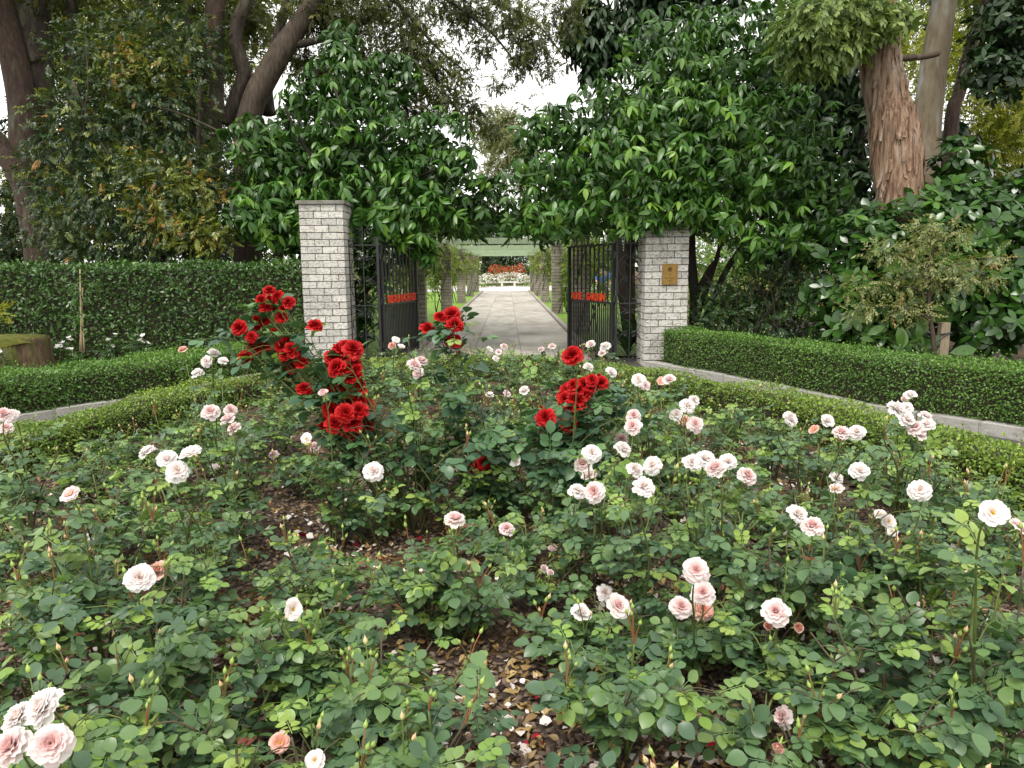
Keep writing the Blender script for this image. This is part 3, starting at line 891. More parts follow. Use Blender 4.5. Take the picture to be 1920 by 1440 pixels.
crown(t, [blob(690, 510, 60, 60, 13.0, .35), blob(680, 590, 40, 50, 13.2, .35), blob(620, 520, 40, 60, 13.1, .4), blob(760, 470, 40, 25, 13.9, .3)], 210, .17, T_mich, M_mich, bias=.6, out=.4, rnd=.5, up=.5, upaxis=True, tmean=.3)

t = thing('evergreen_tree', 'large glossy broadleaf evergreen smothering the top of the plaque pillar', 'tree', (3.3, 13.0, .1))
limb(t, 'trunk', pix([(1300, 655), (1302, 560), (1296, 480), (1300, 380), (1330, 250), (1340, 120)], 12.7), [.10, .085, .08, .07, .05, .02], M_darkbark)
for k, q in enumerate([[(1304, 600), (1325, 540), (1345, 480), (1365, 380)], [(1312, 620), (1350, 530), (1385, 470), (1450, 380), (1500, 300)], [(1300, 500), (1260, 450), (1210, 380), (1120, 330)], [(1300, 400), (1230, 300), (1150, 230)], [(1302, 560), (1330, 505), (1350, 480)]]):
    limb(t, 'branch', pix(q, 12.7), [.06, .05, .035, .015], M_darkbark, seed=k)
limb(t, 'branch', pix([(1212, 500), (1200, 470), (1185, 440)], 12.6), [.05, .045, .04], M_darkbark)
limb(t, 'branch', pix([(1240, 690), (1225, 560), (1212, 500)], 12.7), [.06, .055, .05], M_darkbark)
BR = [blob(1050, 320, 115, 90, 12.3), blob(985, 380, 50, 55, 12.6), blob(1010, 245, 60, 50, 12.6), blob(1120, 225, 120, 75, 12.4), blob(1230, 180, 130, 90, 12.3), blob(1330, 130, 150, 90, 12.6), blob(1300, 240, 170, 90, 11.8), blob(1200, 320, 150, 90, 11.6), blob(1370, 320, 150, 90, 11.9), blob(1480, 250, 110, 100, 12.6), blob(1520, 370, 90, 80, 12.2), blob(1430, 420, 120, 55, 11.6), blob(1090, 405, 120, 40, 11.9), blob(1230, 400, 90, 38, 11.3, .4), blob(1340, 400, 60, 40, 11.3, .4), blob(1260, 70, 110, 60, 12.9), blob(1420, 60, 120, 70, 13), blob(1540, 440, 60, 50, 12), blob(1420, 470, 60, 30, 11.7), blob(1010, 420, 70, 25, 12.4, .4), blob(1255, 395, 60, 30, 11.2, .3), blob(960, 405, 60, 34, 15.5), blob(1040, 400, 70, 45, 14.5), blob(1150, 330, 140, 110, 14.2), blob(1320, 300, 150, 140, 14.3), blob(930, 350, 30, 30, 14.5), blob(960, 428, 60, 16, 13.2, .3), blob(890, 432, 50, 16, 13.6, .3), blob(1030, 440, 40, 22, 12.6, .3)]
crown(t, BR, 3700, .205, T_mich, M_mich, bias=.36, out=.6, rnd=.5, up=.7, upaxis=True, tmean=.42, keep=290, part='leaf_cluster', pmat=M_mich_o)
crown(t, [blob(1228, 385, 55, 40, 11.15, .22), blob(1290, 395, 40, 34, 11.1, .22), blob(1180, 420, 50, 24, 11.3, .25), blob(1255, 350, 80, 40, 11.2, .3)], 130, .185, T_mich, M_mich, bias=.5, out=.3, rnd=.4, up=.7, upaxis=True, tmean=.5)

# ---- small-leaved tree with reddish new growth above the tall hedge
t = thing('lilly_pilly_tree', 'small-leaved tree with yellow lit patches and rusty new growth above the tall hedge', 'tree', (-5.9, 14.2, .1))
limb(t, 'trunk', [(-5.9, 14.2, 0), (-5.9, 14.2, 1.6), (-5.7, 14.2, 3.2), (-5.5, 14.2, 5.0)], [.10, .08, .06, .02], M_bark)
for k, q in enumerate([[(310, 380), (230, 400), (150, 395)], [(200, 470), (215, 400), (260, 340), (300, 330)], [(135, 150), (180, 250), (230, 330)], [(420, 250), (330, 210), (250, 190)], [(150, 230), (165, 165), (160, 70)], [(350, 330), (390, 390), (400, 440)]]):
    limb(t, 'branch', pix(q, 13.2), [.018, .014, .008], M_barkgrey, 6, seed=k)
BLP = [blob(170, 250, 120, 110, 13.6), blob(290, 220, 120, 110, 13.8), blob(330, 330, 110, 60, 13.2), blob(200, 380, 130, 80, 13.2), blob(330, 410, 110, 65, 12.9), blob(120, 430, 70, 50, 13.3), blob(250, 460, 160, 32, 13.0, .5), blob(200, 110, 110, 90, 14), blob(330, 90, 100, 90, 14.2), blob(420, 330, 45, 70, 13.6), blob(80, 330, 50, 60, 13.9)]
crown(t, BLP, 7600, .16, T_spray + T_leafy, M_lilly, bias=.5, out=.5, rnd=.6, up=-.15, tmean=.33, tsd=.24)
crown(t, [blob(340, 350, 90, 50, 12.7, .4), blob(350, 430, 90, 40, 12.6, .4), blob(260, 130, 100, 60, 13.6, .5), blob(250, 310, 70, 35, 13.0, .4), blob(390, 440, 60, 40, 12.5, .3), blob(300, 400, 60, 30, 12.6, .3)], 1500, .16, T_spray + T_leafy, M_lilly, bias=.7, out=.4, rnd=.5, up=-.2, tmean=.78, tsd=.10)  # leaf patches tinted yellower, the light on them put into the colour

# ---- the big old trees at the west side
t = thing('old_tree', 'old many-stemmed tree with thick reddish trunks at the edge of the wood', 'tree', (P(80, 500, 15).x, P(80, 500, 15).y, .1))
b0 = Vector(t.location)
limb(t, 'trunk', [b0] + pix([(78, 490), (60, 400), (38, 330), (-10, 262), (-80, 200)], 15), [.36, .30, .27, .24, .20, .15], M_barkred, 14)
limb(t, 'trunk', pix([(70, 420), (50, 330), (42, 200), (22, 90), (0, 0), (-15, -90)], 15.2), [.24, .27, .27, .27, .25, .2], M_barkred, 14, seed=2)
limb(t, 'trunk', pix([(85, 420), (80, 330), (78, 200), (72, 90), (68, 0), (60, -90)], 15.6), [.22, .24, .26, .27, .26, .22], M_bark, 14, seed=3)
limb(t, 'branch', pix([(70, 120), (50, 60), (30, 0), (15, -60)], 15.4), [.16, .13, .11, .08], M_bark, 10, seed=4)
shade_crown(t, [((-11, 15, 8.5), (3.5, 4, 1.6)), ((-14, 18, 9), (4, 4, 2))], 900, M_olive)
crown(t, [blob(60, -40, 200, 90, 16, 1.5), blob(10, 60, 60, 60, 17, 1), blob(110, 40, 60, 70, 16, .8)], 420, .3, T_spray, M_olive, bias=.7, tmean=.3)

t = thing('slender_tree', 'slim straight dark trunk beside the old many-stemmed tree', 'tree', (P(138, 500, 16).x, P(138, 500, 16).y, .1))
limb(t, 'trunk', [Vector(t.location)] + pix([(140, 400), (142, 230), (132, 100), (133, 0), (133, -90)], 16), [.17, .15, .14, .13, .12, .1], M_bark, 10, seed=5)
crown(t, [blob(160, -30, 120, 60, 16.5, 1)], 160, .3, T_spray, M_olive, bias=.7, tmean=.35)

t = thing('tall_tree', 'tall straight brown trunk with a snaking limb beside the leaning trunk', 'tree', (P(395, 520, 15).x, P(395, 520, 15).y, .1))
limb(t, 'trunk', [Vector(t.location)] + pix([(388, 420), (392, 300), (398, 190), (402, 90), (405, 0), (406, -90)], 15), [.24, .22, .215, .21, .2, .19, .16], M_barkred, 12, seed=6)
limb(t, 'branch', pix([(425, 235), (440, 190), (458, 140), (442, 85), (446, 40), (462, 0), (470, -60)], 14.8), [.11, .14, .15, .135, .13, .13, .1], M_bark, 10, seed=7)
limb(t, 'branch', pix([(357, 290), (362, 210), (352, 110), (353, 0), (352, -60)], 15.2), [.06, .08, .075, .08, .07], M_bark, 8, seed=8)
shade_crown(t, [((-7, 16, 8.8), (3, 3.5, 1.6)), ((-7, 20, 9), (4, 3.5, 1.8))], 800, M_olive)
crown(t, [blob(330, -20, 130, 70, 15.8, 1), blob(430, 20, 80, 60, 15.5, .8), blob(440, 110, 40, 40, 16.2, .6)], 420, .3, T_spray, M_olive, bias=.7, tmean=.3)

t = thing('leaning_tree', 'big tree with a thick leaning trunk and open canopy over the gateway', 'tree', (P(460, 530, 14.5).x, P(460, 530, 14.5).y, .1))
limb(t, 'trunk', [Vector(t.location)] + pix([(462, 300), (472, 205), (508, 130), (552, 60), (600, -8), (650, -90)], 14.5), [.26, .24, .23, .22, .2, .19, .16], M_barkgrey, 14, seed=9)
limb(t, 'branch', pix([(505, 215), (500, 170), (508, 120), (530, 30), (545, -30)], 14.9), [.13, .13, .12, .09, .06], M_bark, 8, seed=10)
limb(t, 'branch', pix([(548, 85), (585, 78), (640, 60), (720, 20)], 14.5), [.09, .07, .06, .04], M_bark, 8, seed=11)
for k, q in enumerate([[(650, -90), (740, 0), (790, 90), (812, 140)], [(700, -60), (760, 20), (820, 90), (880, 140)], [(720, -80), (840, 0), (920, 60), (975, 130)], [(760, -90), (900, -10), (1000, 40), (1060, 110)], [(800, 110), (825, 160), (850, 200)]]):
    limb(t, 'branch', pix(q, 14.2), [.05, .035, .025, .012], M_darkbark, 6, seed=20 + k)
BCN = [blob(700, 20, 130, 45, 14.5), blob(760, 75, 70, 45, 14.2), blob(800, 110, 55, 45, 14), blob(850, 135, 50, 40, 14), blob(830, 180, 50, 35, 13.9), blob(880, 205, 45, 35, 14), blob(790, 160, 30, 30, 14.2), blob(870, 20, 70, 40, 14.5), blob(960, 30, 80, 45, 14.2), blob(1000, 80, 45, 45, 14), blob(975, 110, 30, 28, 14.2), blob(905, 85, 28, 30, 14.3), blob(930, 240, 20, 18, 14.2), blob(1060, 20, 40, 50, 14.5), blob(580, 25, 60, 40, 14.8), blob(760, -30, 260, 40, 14.5), blob(930, 155, 25, 18, 14.2), blob(690, 110, 50, 40, 14.6), blob(1020, 125, 22, 22, 14.2), blob(560, 110, 40, 45, 15.2), blob(470, 40, 50, 50, 15.2), blob(600, 130, 40, 40, 15), blob(760, 200, 70, 50, 15), blob(640, 40, 80, 50, 15)]
crown(t, BCN, 6400, .18, T_sprayd + T_spray, M_olive, bias=.62, out=.3, rnd=.8, up=-.25, tmean=.30, tsd=.2)

# ---- dark drooping tree above the opening, behind the large evergreen
t = thing('drooping_tree', 'dark tree with hanging leaves rising behind the large evergreen', 'tree', (P(1130, 600, 17.5).x + .6, 17.5, .03))
limb(t, 'trunk', [Vector(t.location)] + pix([(1150, 400), (1125, 150), (1120, 20), (1120, -60)], 17.3), [.14, .12, .09, .07, .05], M_darkbark)
crown(t, [blob(1100, 30, 50, 55, 17), blob(1095, 95, 42, 45, 17), blob(1140, 90, 40, 60, 17), blob(1070, 60, 24, 30, 17), blob(1210, 10, 70, 60, 17.5), blob(1180, 70, 50, 50, 17.3), blob(1110, 130, 30, 25, 17), blob(1300, -10, 120, 60, 17)], 900, .30, T_mich, M_dkleaf, bias=.55, out=.3, rnd=.3, up=.8, upaxis=True)
crown(t, [blob(985, 215, 16, 22, 16.5), blob(1035, 130, 20, 15, 16.5), blob(1010, 170, 14, 12, 16.5)], 60, .18, T_sprayd, M_olive, bias=.7, tmean=.2)

# ---- east side
t = thing('paperbark_tree', 'stout tree trunk with shaggy peeling orange-brown bark above the broad-leaved shrub', 'tree', (P(1655, 660, 11.2).x, P(1655, 660, 11.2).y, .1))
tp = [Vector(t.location)] + pix([(1672, 500), (1684, 390), (1685, 330), (1676, 250), (1664, 190), (1652, 120), (1648, 60), (1640, -20), (1630, -100)], 11.2)
q = catmull(tp, 10)
m = MB(); m.tube([v - Vector(t.location) for v in q], lerp_list([.29, .27, .29, .34, .355, .295, .285, .27, .26, .24], len(q)), 44, rough=.05, rseed=31, ridges=9, ridge_amp=.035)
obj('trunk', m.me('trunk', M_paper, smooth=True), t)
def flake(parent, c, w, h, nrm):
    nrm = Vector(nrm).normalized(); s = Vector((0, 0, 1)).cross(nrm).normalized(); n = 4
    m = MB(); vs = []
    for i in range(n + 1):
        tt = i / n; ww = w * (1 - .55 * tt * tt) * random.uniform(.8, 1.1)
        o_ = nrm * (.012 + .07 * max(0, tt - .35) ** 1.5 * random.uniform(.6, 1.6)) + Vector((0, 0, -h * (tt - .5))) + s * random.uniform(-.006, .006)
        vs += [Vector(c) + o_ - s * ww / 2, Vector(c) + o_ + s * ww / 2]
    m.add(vs, [(2 * i, 2 * i + 1, 2 * i + 3, 2 * i + 2) for i in range(n)])
    obj('bark_strip', m.me('bark_strip', M_paper), parent)
rad = lerp_list([.29, .27, .29, .34, .355, .295, .285, .27, .26, .24], len(q))
for k in range(150):
    i = random.randint(8, len(q) - 12); a = random.uniform(math.pi * .9, math.pi * 2.1)
    nr = (math.cos(a), math.sin(a), 0)
    c = q[i] - Vector(t.location) + Vector(nr) * rad[i] * 1.0
    flake(t, c, random.uniform(.03, .10), random.uniform(.12, .45), nr)
limb(t, 'branch', pix([(1690, 110), (1740, 105), (1760, 100)], 11.3), [.05, .045, .04], M_barkgrey, 8)
crown(t, [blob(1560, 30, 90, 50, 10.6), blob(1500, 60, 50, 40, 10.6), blob(1620, 20, 60, 45, 10.6), blob(1520, 100, 45, 28, 10.7), blob(1580, 85, 40, 25, 10.6)], 1050, .24, T_sprayd + T_leafy, M_conif, bias=.6, out=.6, rnd=.4, up=-.3, tmean=.5)
crown(t, [blob(1640, 50, 50, 30, 10.5), blob(1600, 50, 40, 22, 10.4), blob(1670, 30, 45, 30, 10.6)], 130, .15, T_big, M_conif, bias=.6, upaxis=True, up=.5, rnd=.5, tmean=.55)

t = thing('gum_tree', 'tall smooth trunk with grey and tan bark behind the shaggy trunk', 'tree', (P(1725, 560, 13.2).x, P(1725, 560, 13.2).y, .1))
limb(t, 'trunk', [Vector(t.location)] + pix([(1728, 400), (1736, 250), (1750, 130), (1768, 20), (1780, -80)], 13.2), [.3, .27, .245, .225, .2, .18], M_gum, 16, seed=41)
shade_crown(t, [((8, 13.5, 8.6), (3.2, 3.2, 1.6))], 500, M_olive)
crown(t, [blob(1760, -40, 160, 60, 13.5, 1.2), blob(1850, -30, 120, 50, 14, 1)], 300, .3, T_feather, M_conif, bias=.7, tmean=.35)
t = thing('slender_tree', 'thin leaning brown trunk forking up beside the smooth grey trunk', 'tree', (P(1775, 500, 13.6).x, P(1775, 500, 13.6).y, .1))
limb(t, 'trunk', [Vector(t.location)] + pix([(1782, 250), (1800, 170), (1822, 80), (1850, 0), (1870, -70)], 13.6), [.13, .12, .11, .10, .085, .07], M_barkred, 10, seed=42)
crown(t, [blob(1880, -30, 80, 50, 14, .8)], 100, .3, T_spray, M_olive, bias=.7)

t = thing('dark_leaved_tree', 'near-black glossy-leaved tree filling the top east corner', 'tree', (P(1930, 600, 12).x + .4, P(1930, 600, 12).y, .1))
limb(t, 'trunk', [Vector(t.location)] + [Vector(t.location) + Vector((0, .1, 2)), Vector(t.location) + Vector((-.2, .1, 4.4))], [.16, .13, .06], M_darkbark)
crown(t, [blob(1880, 60, 70, 90, 11.8), blob(1860, 130, 60, 60, 11.7), blob(1910, 30, 60, 80, 12.2), blob(1890, 170, 25, 18, 11.8)], 500, .15, T_big, M_dkleaf, bias=.45, out=.5, rnd=.4, up=.5, upaxis=True)

t = thing('golden_shrub_tree', 'bushy golden-green tree glowing beyond the smooth trunk', 'tree', (P(1880, 560, 16).x, P(1880, 560, 16).y, .1))
limb(t, 'trunk', [Vector(t.location), Vector(t.location) + Vector((0, 0, 2)), Vector(t.location) + Vector((.2, 0, 3.6))], [.12, .1, .05], M_bark)
crown(t, [blob(1870, 230, 80, 60, 16), blob(1930, 210, 60, 70, 16), blob(1850, 280, 60, 45, 16), blob(1910, 320, 60, 50, 16), blob(1800, 190, 26, 26, 16), blob(1730, 110, 60, 110, 17.5), blob(1800, 60, 60, 90, 17.5), blob(1850, 370, 60, 40, 16.5), blob(1890, 190, 50, 40, 15.6), blob(1840, 240, 40, 40, 15.6), blob(1880, 270, 60, 50, 15.4)], 3000, .22, T_spray, M_yel, bias=.5, tmean=.6, tsd=.2)

# ---- the broad-leaved shrub
t = thing('broad_leaved_shrub', 'broad shrub of large glossy leaves beneath the shaggy trunk', 'shrub', (P(1740, 660, 10.6).x, P(1740, 660, 10.6).y, .1))
for k, q in enumerate([[(1740, 680), (1720, 560), (1690, 450)], [(1750, 680), (1800, 560), (1840, 440)], [(1735, 680), (1660, 600), (1600, 520)], [(1760, 680), (1860, 600), (1900, 520)]]):
    limb(t, 'stem', pix(q, 10.7), [.035, .03, .015], M_darkbark, 6, seed=k)
BB = [blob(1720, 430, 120, 70, 10.8), blob(1640, 470, 90, 80, 10.6), blob(1850, 450, 110, 90, 10.8), blob(1760, 540, 150, 90, 10.5), blob(1640, 580, 90, 70, 10.4), blob(1870, 590, 110, 80, 10.3), blob(1560, 540, 50, 70, 11), blob(1780, 370, 80, 40, 11.2), blob(1900, 380, 80, 70, 11.3), blob(1570, 620, 50, 35, 10.6), blob(1950, 500, 80, 120, 10.6), blob(1690, 645, 90, 30, 10.3, .4), blob(1810, 300, 60, 40, 11.8)]
# leaf by leaf in front, whorls behind
pw, nw, rw = sample_blobs(BB, 1150, .35)
zz = nw * .6 + np.array([0, -.25, .55]) + rand_dirs(1150) * .35
zz /= np.linalg.norm(zz, axis=1, keepdims=True)
xx = rand_dirs(1150); xx -= zz * (xx * zz).sum(1, keepdims=True); xx /= np.linalg.norm(xx, axis=1, keepdims=True)
MW = np.stack([xx, np.cross(zz, xx), zz], 2)
scw = .205 * rng.uniform(.75, 1.2, 1150)
okz = pw[:, 2] > .25
pw, MW, scw, rw = pw[okz], MW[okz], scw[okz], rw[okz]
order = np.argsort(np.linalg.norm(pw - np.array(CAM_O), axis=1) - 1.5 * rw)
leafv, leaff = leaf_tmpl(1, .46, 3, .12, .2, .62, .8)
lme = [tri_mesh('leaf', *leaf_tmpl(1, w, 3, .12, c, .62, .8), M_big_o) for w, c in ((.46, .2), (.42, .32), (.5, .1))]
for i in order[:48]:
    for k in range(6):
        a = 2 * math.pi * k / 6 + random.uniform(-.3, .3); lf = random.uniform(-.45, .3)
        d = MW[i] @ np.array([math.cos(a), math.sin(a), lf]); nv = MW[i] @ np.array([-math.cos(a) * lf + random.uniform(-.2, .2), -math.sin(a) * lf + random.uniform(-.2, .2), 1.0])
        fm = one_frame(d, nv) * scw[i] * random.uniform(.75, 1.1)
        m4 = Matrix.Identity(4)
        for r_ in range(3):
            for c_ in range(3): m4[r_][c_] = float(fm[r_, c_])
        m4.translation = Vector(pw[i]) - Vector(t.location)
        obj('leaf', lme[k % 3], t, mat4=m4)
rest = order[48:]
obj('foliage', scatter('foliage', T_big, MW[rest], pw[rest] - np.array(t.location), scw[rest], np.clip(rng.normal(.4, .22, len(rest)), 0, 1), M_big), t, kind='stuff')
# low broad leaves at its foot
t = thing('broad_leaf_plant', 'low plant of very large pale green leaves behind the box hedge', 'plant', (P(1710, 690, 9.7).x, P(1710, 690, 9.7).y, .1))
for k, (px, py, L, ax, az_) in enumerate([(1690, 655, .30, -.2, .9), (1720, 640, .30, .1, 1.0), (1735, 655, .26, .5, .6), (1780, 662, .34, 1.0, .25), (1660, 610, .26, -.6, -.2), (1690, 612, .28, .1, -.9), (1700, 660, .22, -.8, .4), (1640, 640, .2, -.8, .3)]):
    d = np.array([ax, -.25, az_]); fm = one_frame(d, np.array([0, -1, .6])) * L
    m4 = Matrix.Identity(4)
    for r_ in range(3):
        for c_ in range(3): m4[r_][c_] = float(fm[r_, c_])
    m4.translation = P(px, py, 9.7) - Vector(t.location)
    obj('leaf', lme[k % 3], t, mat4=m4)
    a = m4.translation
    mm = MB(); mm.tube([(0, 0, 0), (a.x * .6, a.y * .6 + .05, a.z * .7), a], [.008, .007, .005], 5); obj('stalk', mm.me('stalk', M_darkbark), t)

# ---- staked sapling in front of it
sb = P(1752, 672, 9.55); t = thing('sapling', 'slim sapling with bronze-green leaves tied to a short timber stake', 'tree', (sb.x, sb.y, .1))
limb(t, 'trunk', [Vector(t.location)] + pix([(1752, 660), (1748, 620), (1741, 590), (1742, 560), (1740, 520), (1745, 440)], 9.55), [.033, .030, .028, .027, .020, .014, .005], M_barkgrey, 8)
SB = [[(1741, 598), (1720, 586), (1690, 578), (1640, 575), (1615, 580)], [(1742, 555), (1715, 540), (1680, 537), (1640, 530), (1600, 540)], [(1741, 540), (1770, 535), (1810, 520), (1850, 520)], [(1742, 520), (1780, 500), (1830, 490), (1880, 480)], [(1741, 530), (1722, 500), (1715, 450)], [(1743, 480), (1770, 450), (1790, 430)], [(1741, 500), (1690, 480), (1650, 470)]]
ends = []
for k, q in enumerate(SB):
    pts = [(x, y, 9.55 + (.35 * math.sin(k * 2.1)) * i / len(q)) for i, (x, y) in enumerate(q)]
    limb(t, 'branch', pix(pts, 9.5), [.017, .010, .006, .003], M_barkgrey, 6, seed=k)
    for (x, y, d_) in pts[1:]: ends.append((x, y, d_))
crown(t, [blob(x, y, 42, 20, d_, .2) for x, y, d_ in ends] + [blob(1735, 440, 40, 40, 9.5, .2), blob(1740, 500, 50, 30, 9.5, .25)], 820, .13, [spray_tmpl(7, .36, .45, .8, .3, 21), spray_tmpl(6, .4, .4, .7, .5, 22)], M_sapl, bias=.6, out=.4, rnd=.6, up=-.1, tmean=.5)
st = P(1768, 640, 9.65)
t = thing('stake', 'short square timber stake beside the sapling', 'stake', (st.x, st.y, .1))
m = MB(); m.box((0, 0, .35), (.115, .10, .74), bevel=.006); obj('post', m.me('post', M_stake), t)
zt = P(1768, 625, 9.65).z - .1
m = MB(); m.tube([(-.065, -.055, zt - .01), (.065, -.055, zt + .012), (.065, .055, zt + .01), (-.065, .055, zt)], .012, 6); m.tube([(.05, -.058, zt + .01), (-.03, -.06, zt - .03), (-.11, -.05, zt - .10), (-.15, -.04, zt - .11)], .009, 6)
obj('tie', m.me('tie', M_iron), t)

# ---- dark twiggy shrub beneath the large evergreen
t = thing('twiggy_shrub', 'dark twiggy small-leaved shrub under the large evergreen', 'shrub', (P(1420, 660, 12).x, P(1420, 660, 12).y, .1))
for k in range(16):
    x0 = random.uniform(1370, 1500); x1 = x0 + random.uniform(-90, 90)
    limb(t, 'stem', pix([(x0, 660), ((x0 + x1) / 2 + random.uniform(-15, 15), 590), (x1, 520 + random.uniform(-20, 30))], 11.9 + random.uniform(-.4, .6)), [.014, .010, .005], M_darkbark, 5, seed=k)
crown(t, [blob(1350, 590, 60, 60, 11.9, .5), blob(1430, 610, 90, 45, 11.9, .6), blob(1430, 540, 110, 45, 12.3, .6), blob(1510, 590, 50, 70, 12, .6), blob(1330, 640, 50, 25, 11.7, .3), blob(1500, 510, 80, 50, 12.6, .6), blob(1400, 600, 110, 60, 12.6, .5)], 1900, .15, T_spray, M_dkleaf, bias=.6, tmean=.5)
crown(t, [blob(1350, 590, 60, 60, 11.7, .4), blob(1430, 620, 90, 40, 11.7, .4), blob(1500, 610, 40, 50, 11.8, .4)], 160, .14, T_spray, M_lilly, bias=.8, tmean=.4, tsd=.1)
M_bright = M_far
t = thing('lime_shrub', 'sunlit lime-green shrub glimpsed beyond the dark twiggy shrub', 'shrub', (P(1430, 560, 15).x, 15.5, .03))
limb(t, 'stem', [(t.location.x, 15.5, .03), (t.location.x, 15.5, .8)], [.03, .02], M_bark)
crown(t, [blob(1430, 545, 50, 30, 15, .4), blob(1505, 525, 22, 25, 15, .3)], 110, .17, T_spray, M_yel, tmean=.7)

# ---- woodland behind, both sides
def back_tree(label, px, d, blobs, n, size, tm, mat, trunk=.18, tmean=.4, tsd=.2, bark=None):
    p = P(px, 560, d)
    t = thing('woodland_tree', label, 'tree', (p.x, p.y, .05))
    top = max(blobs, key=lambda b: b[0][2])[0]
    limb(t, 'trunk', [Vector((p.x, p.y, .05)), Vector((p.x + .1, p.y, top[2] * .5)), Vector((top[0], top[1], top[2]))], [trunk, trunk * .8, trunk * .25], bark or M_darkbark)
    crown(t, blobs, n, size, tm, mat, bias=.5, out=.5, rnd=.6, up=-.1, tmean=tmean, tsd=tsd, zmin=.1)
    return t
back_tree('yellow-green backlit tree behind the many-stemmed tree', 20, 20, [blob(10, 380, 60, 90, 20), blob(20, 320, 60, 50, 21), blob(60, 440, 60, 60, 20)], 500, .32, T_spray, M_yel, tmean=.4)
back_tree('olive backlit woodland tree between the tall trunks', 250, 21, [blob(200, 150, 150, 160, 21), blob(330, 120, 120, 140, 21.5), blob(120, 60, 130, 110, 22), blob(290, 20, 180, 70, 21), blob(300, 280, 110, 120, 21), blob(230, 60, 200, 110, 23), blob(420, 60, 80, 110, 22)], 4600, .36, T_spray, M_yel, tmean=.36, tsd=.25)
back_tree('dark woodland tree low behind the tall hedge', 300, 19, [blob(100, 400, 110, 90, 19), blob(280, 400, 150, 100, 19.5), blob(420, 440, 110, 90, 19), blob(20, 470, 90, 50, 19), blob(470, 330, 60, 80, 19.5), blob(150, 260, 130, 120, 20), blob(330, 230, 120, 120, 20)], 3600, .36, T_spray, M_dkleaf)
back_tree('dusky yellow-leaved tree seen past the leaning trunk', 520, 24, [blob(500, 330, 80, 90, 24), blob(590, 290, 60, 40, 24), blob(430, 60, 70, 90, 24), blob(560, 420, 90, 90, 24), blob(680, 320, 40, 50, 26)], 900, .34, T_spray, M_yel, tmean=.3)
back_tree('dark dense tree behind the shaggy trunk', 1590, 15.5, [blob(1560, 200, 90, 150, 15.5), blob(1480, 120, 90, 120, 15.8), blob(1600, 400, 110, 110, 15), blob(1760, 330, 80, 100, 15.3), blob(1860, 430, 120, 90, 15), blob(1590, 60, 80, 80, 15.8), blob(1500, 450, 60, 60, 15.5), blob(1470, 330, 80, 110, 15.6)], 2300, .30, T_mich, M_dkleaf)
back_tree('dark leafy tree filling in behind the evergreen by the capped pillar', 640, 19, [blob(700, 330, 130, 100, 19), blob(600, 240, 80, 70, 20), blob(790, 370, 90, 60, 18.5), blob(570, 390, 90, 80, 19), blob(660, 160, 60, 60, 20)], 1900, .32, T_leafy, M_fargreen)
back_tree('dark leafy tree filling in behind the large evergreen', 1180, 19.5, [blob(1160, 290, 130, 110, 19), blob(1290, 200, 140, 140, 19), blob(1060, 360, 70, 60, 19), blob(1250, 390, 120, 50, 18.5), blob(1400, 300, 120, 160, 19)], 2600, .32, T_leafy, M_fargreen)
back_tree('dark tree at the far east end of the view', 1930, 18, [blob(1880, 90, 110, 120, 18.5), blob(1950, 300, 90, 150, 18), blob(1760, 20, 120, 70, 19)], 1300, .38, T_spray, M_fargreen, tmean=.3)

# ---- beyond the gate: strap-leaved plants, garden beds, far trees
def strap_plant(label, px, d, n, L):
    p = P(px, 640, d)
    t = thing('strap_leaved_plant', label, 'plant', (p.x, p.y, .04), 'strap-leaved plants behind the screens')
    for k in range(n):
        a = random.uniform(0, 6.28); l = L * random.uniform(.6, 1.1); e = random.uniform(.25, .8)
        m = MB(); vs = []
        for i in range(6):
            u = i / 5; rr = l * u * e * (.6 + .7 * u); z = l * (u * 1.05 - .62 * e * u * u * 1.3); w = .035 * math.sin(math.pi * (.2 + .78 * u)) + .002
            c = Vector((math.cos(a) * rr, math.sin(a) * rr, max(z, .01))); s = Vector((-math.sin(a), math.cos(a), 0))
            vs += [c - s * w, c + s * w]
        m.add(vs, [(2 * i, 2 * i + 1, 2 * i + 3, 2 * i + 2) for i in range(5)], tint=random.random())
        obj('leaf', m.me('leaf', M_flax, tint=True), t)
strap_plant('dark strap-leaved plant behind the scroll screen next to the plaque pillar', 1178, 12.9, 40, .95)
strap_plant('second dark strap-leaved plant tucked against the back of the plaque pillar', 1200, 13.6, 30, 1.0)
strap_plant('dark strap-leaved plant behind the scroll screen next to the capped pillar', 672, 12.9, 36, .9)

bloom_v = []
def small_bloom(seed):
    r = np.random.default_rng(seed); parts = []
    for ring_, (k, L, lift) in enumerate([(5, 1, .35), (4, .7, 1.0)]):
        for i in range(k):
            a = 2 * np.pi * i / k + r.uniform(-.3, .3) + ring_
            parts.append(xform(leaf_tmpl(L, L * .95, 1, .25, -.2, .6), one_frame([np.cos(a), np.sin(a), lift], [-np.cos(a) * lift, -np.sin(a) * lift, 1.0]), 1, (0, 0, 0)))
    return join_tmpl(parts)
T_bloom = [small_bloom(1), small_bloom(2)]
def petal_mat(name, cols, transl=.3, src='attr'):
    return leaf_mat(name, cols, rough=.6, transl=transl, src=src, spec=.25, tcol=(1.0, .95, .95))
M_bp = petal_mat('far_pink_petals', [(.62, .22, .24), (.75, .42, .42), (.82, .62, .60)])
M_bc = petal_mat('far_cream_petals', [(.75, .60, .40), (.82, .74, .60), (.84, .80, .72)])
M_bw = petal_mat('far_white_petals', [(.78, .74, .70), (.85, .83, .80), (.86, .85, .84)])
M_br = petal_mat('far_red_petals', [(.50, .03, .02), (.68, .09, .06), (.75, .22, .16)])
